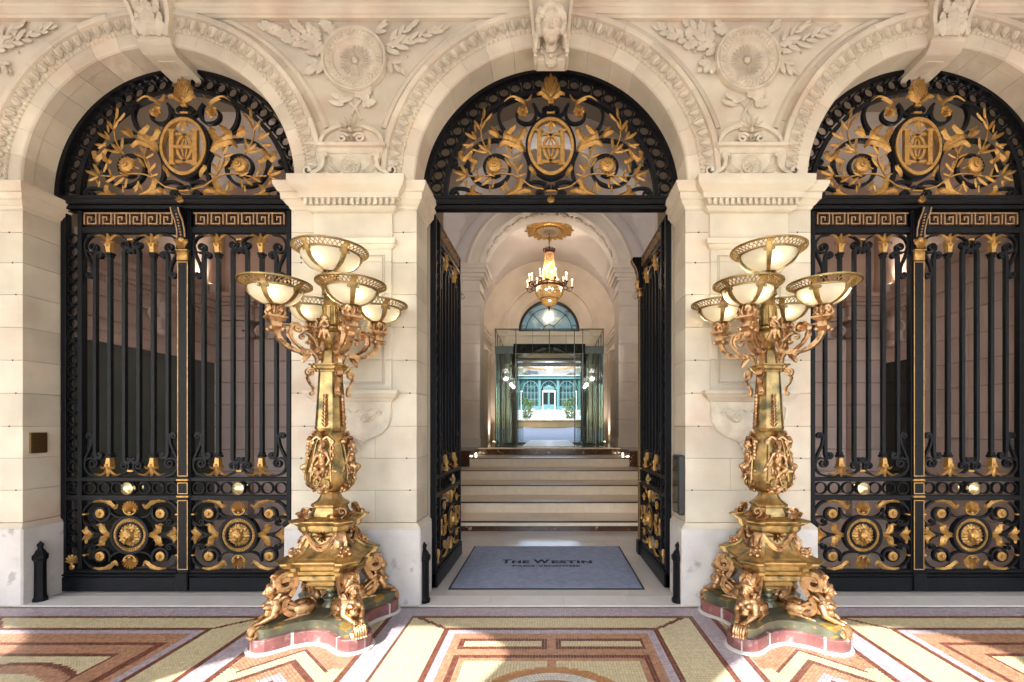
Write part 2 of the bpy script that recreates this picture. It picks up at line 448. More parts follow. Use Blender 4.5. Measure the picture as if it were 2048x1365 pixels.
for k_ in (-2, -1, 0, 1):
    xm = (k_ + .5) * BAY; n_ = 75
    for i_ in range(-n_, n_):
        for j_ in range(-n_, n_):
            x_ = xm + (i_ + j_ + 1) * ts * .7071; y_ = -1.0 + (i_ - j_) * ts * .7071
            if abs(x_ - xm) < .389 and -1.94 < y_ < -.302: tile(x_, y_, pi / 4, tess(x_, y_))
for k_ in (0,):
    for r_i in range(11):
        r_ = .30 + (r_i + .5) * ts; n_ = int(2 * pi * r_ / ts)
        for j_ in range(n_):
            a_ = 2 * pi * j_ / n_; x_ = r_ * cos(a_); y_ = -1.561 + r_ * sin(a_)
            if y_ > -1.94: tile(x_, y_, a_, 5 if r_ > .44 or r_ < .365 else 4)
me = bpy.data.meshes.new('tesserae'); me.from_pydata(vs, [], fs)
for m in (T_CREAM, T_LILAC, T_TERRA, T_BROWN, T_WHITE, T_ORANGE): me.materials.append(m)
me.polygons.foreach_set('material_index', ms)
obj('tesserae', me, floor, kind='stuff')
# the rest of the gallery floor behind the camera: plain terrazzo of the same tones
g = G(); g.box(-14, 14, -5.0, -1.995, -.005, 0)
mm = mat('gallery_terrazzo', (.60, .46, .34), .4, var=.05, vs=4); obj('gallery_floor', g.mesh('gallery_floor', mm), kind='structure')

# ------------------------------------------------------------ thresholds, one slab after another
thr = obj('threshold', (lambda q: q.box(-6.2, 6.2, -.040, .199, -.02, .004) and q)(G()).mesh('threshold', JOINT), kind='structure')
for k, ax in enumerate(AX):
    xs = [-1.26, -.55, .12, .70, 1.26] if k == 1 else [-1.26, -.38, .52, 1.26]
    for a, b in zip(xs, xs[1:]):
        g = G(); g.box(ax + a + .001, ax + b - .001, -.04, .20, 0, .012, .002); obj('slab', g.mesh('slab', THRESH), thr)

# ------------------------------------------------------------ the arcade wall
fac = empty('arcade_facade'); tag(fac, 'carved cream stone arcade wall with three arches and fluted piers', 'facade')
_cb = {}
def stone(parent, x0, x1, y0, y1, z0, z1, m=STONE, c=.0035, name='stone'):
    g = G(); cx, cyy, cz = (x0 + x1) / 2, (y0 + y1) / 2, (z0 + z1) / 2
    key = (round(x1 - x0, 4), round(y1 - y0, 4), round(z1 - z0, 4), m.name, c)
    if key not in _cb:
        g.box(x0 - cx, x1 - cx, y0 - cyy, y1 - cyy, z0 - cz, z1 - cz, c); _cb[key] = g.mesh(name, m)
    return obj(name, _cb[key], parent, (cx, cyy, cz))

def cap_profile(g, x0, x1, y0, y1, prof):   # moulding running round a rectangle (z, projection)
    lp = [[(x0 - p, y0 - p, z), (x1 + p, y0 - p, z), (x1 + p, y1, z), (x0 - p, y1, z)] for z, p in prof]
    g.loft(lp)
for i, px in enumerate(PX):
    h = BAY / 2 - HO
    core = G(); core.box(px - h - .02, px + h + .02, GY + .05, .95, -.02, 5.5); core.box(px - h + .01, px + h - .01, .012, GY + .06, -.02, 3.75)
    pier = obj('pier', core.mesh('pier', JOINT), fac)
    for (a, b) in ((-h - .045, .02), (.021, h + .045)):       # plinth stones
        stone(pier, px + a, px + b, -.045, GY + .03, .0, .70, PLINTH, .012, 'plinth_stone')
    g = G(); g.loft([[(px - h - q, -q, z), (px + h + q, -q, z), (px + h + q, GY + .03, z), (px - h - q, GY + .03, z)] for z, q in ((.70, .043), (.725, .02), (.742, .004))])
    obj('plinth_moulding', g.mesh('plinth_moulding', STONE), pier)
    for n, (z0, z1) in enumerate(zip(COURSES, COURSES[1:])):
        cuts = [-h, (-.16 if n % 2 else .19), h]
        for a, b in zip(cuts, cuts[1:]):
            stone(pier, px + a + .0008, px + b - .0008, 0, GY + .028, z0 + .0015, z1 - .0015, STONE, .0018)
    for n, z_ in enumerate(COURSES[1:-1]):
        for s_ in (-1, 1):
            if (n * 3 + i + s_) % 4: obj('anchor_hole', _cb.setdefault('hole', G().dial([(.008, .0), (.008, -.0012), (.001, -.0012)], 0, 0, 8).mesh('anchor_hole', BLACK)), pier, (px + s_ * (h - .06 - .03 * (n % 3)), -.0005, z_))
    # impost and capital
    g = G(); cap_profile(g, px - h, px + h, 0, GY + .03, [(3.56, .0), (3.575, .012), (3.59, .014), (3.60, .03), (3.63, .05), (3.635, .062), (3.69, .066), (3.695, .08), (3.73, .10), (3.745, .108), (3.775, .108)])
    cap = obj('impost', g.mesh('impost', STONE, 30), pier)
    if i in (1, 2):
        # raised strip, capital with dentils
        g = G(); g.box(px - .352, px + .352, -.022, .02, 3.30, 3.54, .003)
        obj('frieze_panel', g.mesh('frieze_panel', STONE), pier)
        g = G(); cap_profile(g, px - .352, px + .352, -.03, .0, [(3.52, .0), (3.535, .03), (3.56, .055), (3.565, .045), (3.615, .045), (3.62, .085), (3.665, .09), (3.70, .135), (3.72, .15), (3.745, .155), (3.79, .155)])
        obj('capital', g.mesh('capital', STONE, 30), pier)
        for k in range(16):
            x = px - .385 + k * .77 / 15; g = G(); g.box(-.014, .014, -.012, .02, -.026, .026, .002)
            obj('dentil', _cb.setdefault('dentil', g.mesh('dentil', STONE)), pier, (x, -.098, 3.592))
        # framed tall panel
        g = G(); cap_profile(g, px - .345, px + .345, -.022, .0, [(3.20, .0), (3.215, .02), (3.235, .026), (3.24, .04), (3.285, .045), (3.30, .018)])
        obj('panel_cornice', g.mesh('panel_cornice', STONE, 30), pier)
        for n, (z0, z1) in enumerate(((1.93, 2.208), (2.208, 2.505), (2.505, 2.80), (2.80, 3.086), (3.086, 3.20))):
            stone(pier, px - .345, px + .345, -.022, .01, z0 + .0015, z1 - .0015, STONE, .0015)
        g = G(); z0, z1, a = 1.99, 3.15, .285
        for (p, q, r_) in ((0, .010, -.034), (.016, .007, -.031)):
            for (xa, xb, za, zb) in ((-a + p, -a + p + q, z0 + p, z1 - p), (a - p - q, a - p, z0 + p, z1 - p), (-a + p + q, a - p - q, z1 - p - q, z1 - p), (-a + p + q, a - p - q, z0 + p, z0 + p + q)):
                g.box(px + xa, px + xb, r_, -.018, za, zb, .002)
        obj('panel_moulding', g.mesh('panel_moulding', STONE), pier)
        # console shelf and carved bracket
        g = G(); cap_profile(g, px - .345, px + .345, -.022, .0, [(1.83, .0), (1.845, .02), (1.86, .028), (1.87, .045), (1.895, .06), (1.90, .07), (1.93, .072)])
        obj('bracket_shelf', g.mesh('bracket_shelf', STONE, 30), pier)
        out = [(-.34, 1.83)] + crv([(-.34, 1.80), (-.345, 1.72), (-.32, 1.62), (-.25, 1.54), (-.16, 1.50), (-.10, 1.47), (-.07, 1.42)], 4)
        out = [(px + x, z) for x, z in out] + [(px - x, z) for x, z in out[::-1]]
        g = G(); g.prism(out, -.024, .01)
        br = obj('bracket', g.mesh('bracket', CARVE, 30), pier)
        g = G()
        for s_ in (-1, 1):
            p = crv([(.02, 1.74), (.06, 1.765), (.12, 1.75), (.17, 1.775), (.22, 1.77), (.255, 1.735)], 4) + spiral(.225, 1.735, .03, .008, 0, -1.4)
            g.bar([(px + s_ * x, z) for x, z in p], .012, -.038, -.02)
            p = spiral(.105, 1.70, .045, .01, pi, 1.5)
            g.bar([(px + s_ * x, z) for x, z in p], .010, -.036, -.02)
            p = crv([(.33, 1.78), (.325, 1.70), (.29, 1.60), (.20, 1.535), (.10, 1.505)], 4)
            g.bar([(px + s_ * x, z) for x, z in p], .02, -.036, -.02)
            g.leaf([(px + s_ * x, z) for x, z in crv([(.08, 1.66), (.13, 1.655), (.19, 1.70), (.22, 1.73)], 3)], .035, .02, -.024, 4)
        g.put(palmette(.13, 7, 170, .24, .016), T(px, -.022, 1.50) @ RY(pi))
        obj('bracket_scrolls', g.mesh('bracket_scrolls', CARVE, 40), br)
        # aedicule carved above the capital
        g = G()
        out = [(-.42, 3.79), (-.42, 3.835), (-.38, 3.84), (-.30, 3.86), (-.25, 3.90), (-.235, 3.97), (-.27, 4.0), (-.27, 4.03)]
        g.prism([(px + x, z) for x, z in out] + [(px - x, z) for x, z in out[::-1]], -.06, .03)
        cap_profile(g, px - .27, px + .27, -.06, .02, [(4.03, 0), (4.04, .012), (4.075, .02), (4.085, .04), (4.11, .045), (4.115, .0)])
        pd = [(.28 * cos(RAD(a)), 4.115 + .17 * sin(RAD(a))) for a in range(0, 181, 12)]
        g.prism([(px + x, z) for x, z in pd], -.035, .03)
        g.bar([(px + x, z + .006) for x, z in [(.275 * cos(RAD(a)), 4.12 + .165 * sin(RAD(a))) for a in range(0, 181, 10)]], .03, -.065, .02)
        g.dial([(.085, -.06), (.088, -.075), (.078, -.085), (.07, -.075), (.066, -.07), (.001, -.07)], px, 3.925, 20)
        g.put(rosette(.055, 8, .018), T(px, -.07, 3.925))
        for s_ in (-1, 1):
            g.bar([(px + s_ * x, z) for x, z in crv([(.25, 4.02), (.235, 3.96), (.25, 3.90), (.31, 3.855), (.36, 3.84)], 4) + spiral(.37, 3.868, .03, .006, -pi / 2, 1.5)], .03, -.095, -.03)
            g.bar([(px + s_ * x, z) for x, z in spiral(.235, 4.0, .032, .006, pi, -1.4)], .02, -.09, -.03)
            g.bar([(px + s_ * x, z) for x, z in spiral(.075, 4.165, .05, .01, pi * .9, -1.4) + []], .022, -.075, -.03)
            g.leaf([(px + s_ * x, z) for x, z in crv([(.10, 3.87), (.15, 3.90), (.19, 3.95), (.175, 4.0)], 3)], .05, .025, -.06, 4)
            g.leaf([(px + s_ * x, z) for x, z in crv([(.11, 3.86), (.17, 3.865), (.22, 3.90), (.24, 3.87)], 3)], .035, .02, -.06, 3)
            g.leaf([(px + s_ * x, z) for x, z in crv([(.07, 4.13), (.13, 4.135), (.19, 4.13), (.25, 4.125)], 3)], .045, .02, -.04, 3)
        g.put(palmette(.13, 7, 190, .27, .03), T(px, -.06, 4.235))
        g.put(palmette(.075, 5, 170, .3, .02), T(px, -.05, 4.125))
        obj('carved_aedicule', g.mesh('carved_aedicule', CARVE, 40), pier)

# arches: voussoirs, egg band, beads
egg = G()
egg.leaf([(0, -.045), (0, -.02), (0, .01), (0, .035), (0, .045)], lambda t: .058 * (.35 + .65 * t), .014)
egg.leaf(crv([(.012, -.04), (.03, -.01), (.036, .03), (.022, .045)], 2), .014, .012)
egg.leaf(crv([(-.012, -.04), (-.03, -.01), (-.036, .03), (-.022, .045)], 2), .014, .012)
egg.leaf([(.047, .042), (.047, 0), (.047, -.045)], .013, .012)
prof = [(RI, GY + .02), (RI, .11), (RI - .006, .104), (RI - .006, .02), (RI + .002, .006), (RI + .012, 0), (1.345, 0), (1.35, -.012), (1.362, -.018),
        (1.366, -.012), (1.47, -.028), (1.474, -.05), (1.482, -.056), (1.515, -.056), (1.52, -.05), (1.52, .02), (1.58, .02), (1.58, GY + .02)]
NV = 17
vous = G(); da = pi / NV; vous.arc([(r, y) for r, y in prof], 0, 0, -da / 2 + .0009, da / 2 - .0009, 5); vous_me = vous.mesh('voussoir', STONE, 25)
for ax in AX:
    g = G(); g.arc([(1.25, GY), (1.25, .03), (1.5, .03), (1.5, .9), (1.25, .9)], ax, ZC, 0, pi, 48)
    g.box(ax - 1.52, ax - 1.28, .03, .3, 3.74, 3.82); g.box(ax + 1.28, ax + 1.52, .03, .3, 3.74, 3.82)
    arch = obj('arch', g.mesh('arch', JOINT), fac)
    for k in range(NV): obj('voussoir', vous_me, arch, M=T(ax, 0, ZC) @ RY(-(k + .5) * da))
    for s_ in (-1, 1): stone(arch, ax + s_ * 1.231 if s_ > 0 else ax - 1.345, ax + 1.345 if s_ > 0 else ax - 1.231, 0, GY, 3.776, ZC - .002, STONE, .002)
    g = G(); n = 46
    for k in range(n):
        a = (k + .5) * pi / n; g.put(egg, T(ax, -.024, ZC) @ RY(-(a - pi / 2)) @ T(0, 0, 1.418))
    for k in range(100):
        a = (k + .5) * pi / 100; g.ell((ax + 1.352 * cos(a), -.014, ZC + 1.352 * sin(a)), (.011, .016, .011), nu=6, nv=4)
    obj('egg_and_leaf_band', g.mesh('egg_and_leaf_band', CARVE, 40), arch, kind='stuff')

# spandrels with roundel and branches
bay_leaf = [G(), G(), G()]
bay_leaf[0].leaf([(0, 0), (0, .2), (0, .5), (0, .8), (0, 1)], .40, .07)
bay_leaf[1].leaf(crv([(0, 0), (.03, .3), (.09, .7), (.2, 1)], 2), .38, .07)
def oak():
    o = G(); P = [(0, t / 12) for t in range(13)]
    o.leaf(P, lambda t: .10 + .62 * sin(pi * min(1, t * .82 + .14)) * (.50 + .50 * abs(sin(t * pi * 3.2 + .6))), .06); return o
bay_leaf[2] = oak()
LM = [x.mesh('leaf', CARVE, 50) for x in bay_leaf]
def place_leaf(parent, kind, x, z, ang, L, y=.015, tilt=0.):
    obj('leaf', LM[kind], parent, M=T(x, y, z) @ RY(-RAD(ang - 90)) @ RX(tilt) @ SC(L, L * .8, L))
for i in range(4):
    px = PX[i]; r = 1.53
    left = [(px - BAY / 2 + r * cos(a), ZC + r * sin(a)) for a in [RAD(90 - 4.5 * k) for k in range(21)]]
    right = [(px + BAY / 2 - r * cos(a), ZC + r * sin(a)) for a in [RAD(4.5 * k) for k in range(21)]]
    g = G(); g.prism([(px - BAY / 2, 5.42)] + left + [(left[-1][0], 3.78), (right[0][0], 3.78)] + right + [(px + BAY / 2, 5.42)], .035, .9)
    sp = obj('spandrel', g.mesh('spandrel', STONE), fac)
    for s_ in (-1, 1):   # raised fillet beside the arch
        g = G(); xc = px + s_ * BAY / 2
        a0, a1 = (RAD(18), RAD(74)) if s_ < 0 else (RAD(106), RAD(162))
        g.arc([(1.57, .04), (1.57, .012), (1.60, .008), (1.615, .02), (1.63, .04)], xc, ZC, a0, a1, 20)
        obj('fillet', g.mesh('fillet', STONE, 30), sp)
    if i in (0, 3):
        pass
    cx, cz = px, 4.925
    g = G(); g.dial([(.295, .04), (.295, .0), (.288, -.022), (.272, -.022), (.262, -.006), (.258, -.012), (.20, -.012), (.193, -.004), (.186, .012), (.12, .026), (.02, .03), (.001, .03)], cx, cz, 48)
    ro = obj('roundel', g.mesh('roundel', CARVE, 40), sp)
    g = G()
    for k in range(40):
        a = 2 * pi * k / 40; g.leaf([(cx + r_ * cos(a + d), cz + r_ * sin(a + d)) for r_, d in ((.206, 0), (.222, .05), (.238, 0), (.252, -.04))], .016, .010, -.012)
    for k in range(24):
        a = 2 * pi * k / 24; g.bar([(cx + r_ * cos(a + d), cz + r_ * sin(a + d)) for r_, d in ((.02, .0), (.10, .06), (.135, .05), (.148, 0), (.135, -.05), (.10, -.06), (.02, 0))], .006, .017, .034)
    g.ell((cx, .02, cz), (.03, .03, .03), nu=14, nv=8)
    obj('sunburst', g.mesh('sunburst', CARVE, 40), ro)
    stems = []
    bl = obj('laurel_branch', None, sp)
    bo = obj('oak_branch', None, sp)
    # oak on the left, laurel on the right
    rr = random.Random(i * 7 + 1)
    for sgn, br, kinds in ((-1, bo, (2, 2)), (1, bl, (0, 1))):
        for (ax0, az0, ax1, az1, n) in ((.27, .10, .80, .30, 13), (.27, .14, .52, .33, 7), (.29, .02, .40, -.06, 4), (.16, .26, .24, .34, 4)):
            for k in range(n):
                t = (k + .5) / n; x_ = ax0 + (ax1 - ax0) * t; z_ = az0 + (az1 - az0) * t
                base = math.degrees(math.atan2(az1 - az0, ax1 - ax0)); a = base + (1 if k % 2 else -1) * rr.uniform(28, 55) * (1 - .5 * t)
                if k == n - 1: a = base
                L = rr.uniform(.105, .15) * (1 - .25 * t)
                if z_ + L * sin(RAD(a)) > .365: a = base - abs(a - base) * .4
                place_leaf(br, kinds[k % 2], cx + sgn * x_, cz + z_ - .01, a if sgn > 0 else 180 - a, L, .020 - .005 * (k % 3), .10)
    for j, (dx, dz, a, L, kd) in enumerate([(-.02, -.34, 200, .13, 0), (-.06, -.36, 165, .15, 0), (-.04, -.33, 225, .11, 1), (.02, -.34, 80, .11, 2), (.06, -.36, 50, .14, 2), (.07, -.40, 10, .13, 2), (-.10, -.40, 180, .13, 1)]):
        place_leaf(bo if j > 2 else bl, kd, cx + dx, cz + dz, a, L, .015, .12)
    stems.append(G().tube([(cx + .26, .03, cz + .10), (cx + .42, .02, cz + .18), (cx + .60, .025, cz + .25), (cx + .78, .035, cz + .31)], .011, 6))
    stems.append(G().tube([(cx - .26, .03, cz + .08), (cx - .42, .02, cz + .17), (cx - .60, .025, cz + .24), (cx - .72, .035, cz + .30)], .012, 6))
    stems.append(G().tube([(cx + .05, .03, cz - .36), (cx - .01, .02, cz - .44), (cx - .05, .035, cz - .52)], .012, 6))
    stems.append(G().tube([(cx - .06, .03, cz - .36), (cx + .01, .022, cz - .44), (cx + .06, .035, cz - .53)], .012, 6))
    for n, q in enumerate(stems): obj('stem', q.mesh('stem', CARVE, 40), bl if n in (0, 2) else bo)
    for k in range(12):
        q = _cb.setdefault('berry', G().ell((0, 0, 0), .013, nu=7, nv=5).mesh('berry', CARVE, 60)); obj('berry', q, bl if k % 2 else bo, (cx + (1 if k % 2 else -1) * random.uniform(.3, .52), .022, cz + random.uniform(.03, .25)))

# entablature above the arches
g = G()
def run(g, prof, x0=-6.6, x1=6.6, y1=.6):
    g.loft([[(x, y, z) for y, z in prof] + [(x, y1, prof[-1][1]), (x, y1, prof[0][1])] for x in (x0, x1)])
run(g, [(-.01, 5.285), (-.02, 5.30), (-.035, 5.305), (-.04, 5.345), (-.055, 5.35), (-.06, 5.375), (-.025, 5.385), (-.025, 5.56), (-.05, 5.565), (-.10, 5.60), (-.12, 5.66), (-.20, 5.68), (-.26, 5.75)])
ent = obj('entablature', g.mesh('entablature', STONE, 20), fac)
for k in range(-11, 12):
    g = G(); x = k * .507 + .12
    for j in range(5): g.lathe([(.010, -.03), (.006, 0), (.005, .01)], 6, cx=(j - 2) * .028)
    g.box(-.075, .075, -.02, .03, .01, .03)
    obj('guttae', _cb.setdefault('gut', g.mesh('guttae', CARVE)), ent, (x, -.06, 5.475))

# keystones
def woman_face(g, s, hair=True):          # head of height s centred on the origin, looking to -Y
    e = lambda c, r: g.ell([q * s for q in c], [q * s for q in r], nu=14, nv=10)
    e((0, .05, .06), (.33, .40, .44)); e((0, -.10, -.12), (.26, .27, .34)); e((0, -.20, -.36), (.12, .12, .10))
    g.cap_([0, -.335 * s, .12 * s], [0, -.42 * s, -.10 * s], .045 * s, .068 * s); e((.045, -.375, -.12), (.045, .05, .035)); e((-.045, -.375, -.12), (.045, .05, .035))
    g.cap_([-.06 * s, -.335 * s, -.235 * s], [.06 * s, -.335 * s, -.235 * s], .028 * s, .028 * s); g.cap_([-.045 * s, -.335 * s, -.285 * s], [.045 * s, -.335 * s, -.285 * s], .03 * s, .03 * s)
    for q in (-1, 1):
        g.cap_([q * .06 * s, -.32 * s, .135 * s], [q * .21 * s, -.25 * s, .12 * s], .035 * s, .025 * s)
        e((q * .125, -.295, .045), (.055, .035, .032)); e((q * .17, -.20, -.14), (.11, .12, .13))
        e((q * .33, .03, -.03), (.05, .09, .11))
    if hair:
        rr = random.Random(3)
        for k in range(30):
            a = RAD(-35 + 250 * k / 29); e((.40 * cos(a), -.06 + rr.uniform(-.1, .08), .13 + .44 * sin(a)), (.10, .13, .10))
        for k in range(16):
            a = RAD(10 + 160 * k / 15); e((.29 * cos(a), -.20, .18 + .33 * sin(a)), (.085, .09, .075))
kg = G()
woman_face(kg, .275)
kg.cap_((0, .03, -.06), (0, .08, -.20), .055, .062)
for q in (-1, 1):
    for k in range(5): kg.ell((q * (.115 + .006 * k), .0, -.02 - .035 * k), (.022, .03, .026))
    kg.cap_((q * .105, .02, .08), (q * .115, .03, -.12), .022, .016)
face_me = sculpt('mask_face', kg, .0036, CARVE, 0)
g = G()
def console(w0, w1, pts):       # side outline (y, z) with width varying
    gg = G(); n = len(pts)
    lp = []
    for (y, z, w_) in pts: lp.append([(-w_, y, z), (w_, y, z), (w_, .06, z), (-w_, .06, z)])
    gg.loft(lp); return gg
g.put(console(0, 0, [(-.015, 4.86, .13), (-.05, 4.87, .135), (-.06, 4.90, .14), (-.055, 5.0, .15), (-.07, 5.15, .165), (-.10, 5.3, .18), (-.15, 5.40, .19), (-.20, 5.50, .20), (-.20, 5.74, .21)]))
key = obj('keystone', g.mesh('keystone', STONE, 30), fac)
g = G()
for q in (-1, 1):
    lp = [[(q * (w_ - .022), y - .05, z), (q * (w_ + .004), y - .05, z), (q * (w_ + .004), .05, z), (q * (w_ - .022), .05, z)] for (y, z, w_) in [(-.06, 4.86, .145), (-.09, 4.92, .15), (-.09, 5.05, .16), (-.10, 5.2, .175), (-.13, 5.33, .19), (-.19, 5.43, .20), (-.23, 5.55, .21)]]
    g.loft(lp)
g.put(palmette(.14, 9, 150, .2, .025), T(0, -.09, 4.865))
for k in range(7): g.ell((-.12 + .04 * k, -.19, 5.44 + .012 * (k % 2)), (.03, .05, .035), nu=8, nv=6)
obj('keystone_scrolls', g.mesh('keystone_scrolls', CARVE, 40), key)
obj('mask_face', face_me, key, (0, -.175, 5.045), (RAD(20), 0, 0))
g = G(); g.box(-.14, .14, .0, GY + .02, 5.00, 5.10)   # hidden back of the keystone
for ax in (-BAY, BAY):
    g = G()
    g.put(console(0, 0, [(.10, 5.03, .125), (-.02, 5.035, .145), (-.03, 5.05, .15), (-.04, 5.07, .15), (-.045, 5.12, .155), (-.04, 5.2, .165), (-.06, 5.28, .18), (-.11, 5.36, .195), (-.20, 5.43, .21), (-.26, 5.50, .22), (-.27, 5.74, .22)]), T(ax, 0, 0))
    g.loft([[(ax - a, y, z0), (ax + a, y, z0), (ax + a, y, 5.16), (ax - a, y, 5.16)] for y, a, z0 in ((-.03, .155, 5.03), (.02, .152, 4.99), (.05, .145, 4.985), (GY + .03, .145, 4.975))])
    key = obj('keystone', g.mesh('keystone', STONE, 30), fac)
    g = G(); g.box(ax - .085, ax + .085, .10, GY - .04, 4.978, 4.99, .004)
    for q in (-1, 1):
        sp_ = [(y, z) for y, z in spiral(-.17, 5.44, .10, .02, pi * 1.1, 1.6)]
        lp = []
        g.tube([(ax + q * .20, y, z) for y, z in sp_], .016, 6)
        g.loft([[(ax + q * (w_ - .03), y - .03, z), (ax + q * (w_ + .006), y - .03, z), (ax + q * (w_ + .006), .0, z), (ax + q * (w_ - .03), .0, z)] for (y, z, w_) in [(-.04, 5.08, .15), (-.045, 5.15, .155), (-.045, 5.22, .165), (-.07, 5.30, .18), (-.12, 5.38, .195), (-.22, 5.46, .21)]])
    for (x, z, a, L, yy) in [(0, 5.09, 90, .19, -.05), (-.05, 5.09, 110, .13, -.05), (.05, 5.09, 70, .13, -.05), (0, 5.20, 90, .15, -.08), (-.05, 5.17, 125, .11, -.06), (.05, 5.17, 55, .11, -.06), (-.05, 5.26, 120, .11, -.09), (.05, 5.26, 60, .11, -.09), (0, 5.30, 90, .12, -.13), (-.09, 5.10, 105, .10, -.05), (.09, 5.10, 75, .10, -.05)]:
        lf = G(); c = [(0, 0), (0, .25), (0, .5), (0, .75), (0, 1)]
        lf.leaf(crv(c, 5), .85, .14, 0, 4); g.put(lf, T(ax + x, yy, z) @ RY(-RAD(a - 90)) @ RX(.35) @ SC(L))
    obj('acanthus', g.mesh('acanthus', CARVE, 40), key)

# gallery: ceiling and the street arcade behind the camera
g = G(); g.box(-16, 16, -5.9, .05, 5.75, 5.95)
obj('gallery_ceiling', g.mesh('gallery_ceiling', CEIL), kind='structure')
sa = empty('street_arcade'); tag(sa, 'plain stone arcade between the gallery and the street behind the viewer', 'arcade')
for i in range(-4, 5):
    px = (i + .5) * BAY; r = 1.21; YA = -5.25; zc = 3.95
    if i == 4: continue
    left = [(px - BAY / 2 + r * cos(a), zc + r * sin(a)) for a in [RAD(90 - 6 * k) for k in range(16)]]
    right = [(px + BAY / 2 - r * cos(a), zc + r * sin(a)) for a in [RAD(6 * k) for k in range(16)]]
    g = G(); g.prism([(px - BAY / 2, 5.75)] + left + [(left[-1][0], -.02), (right[0][0], -.02)] + right + [(px + BAY / 2, 5.75)], YA - .55, YA)
    obj('arcade_pier', g.mesh('arcade_pier', STONE), sa)
g = G(); g.box(-16, 16, -5.9, -5.2, 5.74, 8); obj('arcade_parapet', g.mesh('arcade_parapet', STONE), sa)
for s_ in (-1, 1):
    g = G(); g.box(s_ * 14.2, s_ * 14.4, -5.3, .05, -.02, 5.75); obj('gallery_end_wall', g.mesh('gallery_end_wall', STONE), sa)
    g = G(); g.box(s_ * 6.53 if s_ > 0 else -14.2, 14.2 if s_ > 0 else -6.53, .0, .5, -.02, 5.75); obj('plain_wall', g.mesh('plain_wall', STONE), fac)
# ------------------------------------------------------------ ironwork
def put_tpl(tpl, parent, M=None, lab=True):
    for t in tpl:
        name, me, mx = t[0], t[1], t[2]
        o = obj(name, me, parent, M=(M @ mx) if M is not None else mx)
        if len(t) > 3 and t[3]: o['label'] = t[3]
        if len(t) > 4:
            for s_ in t[4]: obj(s_[0], s_[1], o, M=s_[2])
I4 = Matrix.Identity(4)
def acan(path, w, h=.02, y=-.02, teeth=6):
    g = G(); g.leaf(crv(path, 4), w, h, y, teeth); return g
LEAFG = G(); LEAFG.leaf([(0, 0), (0, .15), (0, .4), (0, .7), (0, .9), (0, 1)], .27, .10); LEAF_ME = LEAFG.mesh('gilt_leaf', GILT, 50)
ACG = G(); ACG.leaf(crv([(0, 0), (0, .33), (.02, .66), (.1, 1)], 5), .5, .13, 0, 5); AC_ME = ACG.mesh('gilt_acanthus', GILT, 50)

# --- lion mask
lg = G()
for k in range(22):
    a = 2 * pi * k / 22; L = .098 + .006 * (k % 3)
    lg.cap_((.055 * cos(a), -.012, .055 * sin(a)), (L * cos(a + .12), -.002, L * sin(a + .12)), .021, .011, 8)
for k in range(16):
    a = 2 * pi * (k + .5) / 16; lg.cap_((.052 * cos(a), -.024, .052 * sin(a) + .004), (.084 * cos(a), -.018, .084 * sin(a)), .014, .009, 8)
lg.ell((0, -.036, .0), (.062, .046, .066)); lg.ell((0, -.066, -.012), (.02, .028, .034)); lg.ell((0, -.088, -.012), (.017, .012, .010))
for q in (-1, 1):
    lg.ell((q * .015, -.080, -.030), (.019, .019, .015)); lg.ell((q * .031, -.056, -.006), (.02, .02, .018)); lg.cap_((q * .008, -.072, .022), (q * .036, -.062, .032), .009, .008, 8)
    lg.ell((q * .05, -.04, .05), (.014, .012, .014)); lg.ell((q * .023, -.068, .014), (.008, .006, .005))
lg.ell((0, -.068, -.056), (.019, .018, .011)); lg.cap_((0, -.05, .055), (0, -.072, .015), .015, .012, 8)
LION = sculpt('lion_face', lg, .0026, GILT, 1)

# --- gate leaf, hinge at x = 0, front face towards -Y; x grows to the meeting stile
def M_(name, g, m=IRON, sm=35): return (name, g.mesh(name, m, sm), I4)
LW = 1.185; XC = .668; D0, D1 = -.022, .022
leaf_tpl = []
def bx(*a, c=.003): g = G(); g.box(*a, c); return g
for nm, a in (('stile', (0, .05, -.03, .03, .02, 3.70)), ('stile', (.163, .205, -.03, .03, .23, 3.70)), ('stile', (1.13, LW, -.03, .03, .02, 3.70)),
              ('rail', (.05, 1.13, -.026, .026, 3.64 + .055, 3.70)), ('rail', (.205, 1.13, -.026, .026, 3.487, 3.545)), ('rail', (.05, 1.13, -.029, .027, 1.08, 1.118)),
              ('rail', (.05, 1.13, -.029, .027, .895, .945))):
    leaf_tpl.append(M_(nm, bx(*a)))
g = G(); g.box(.05, 1.13, -.02, .02, .02, .19, .003); g.box(.0, LW, -.045, .03, .02, .155, .006); g.box(0, LW, -.05, .02, .165, .185, .008); g.box(.05, 1.13, -.035, .02, .19, .225, .01)
leaf_tpl.append(M_('kick_plate', g))
g = G(); g.box(.205, 1.13, .008, .016, 3.545, 3.695); leaf_tpl.append(M_('fret_backing', g))
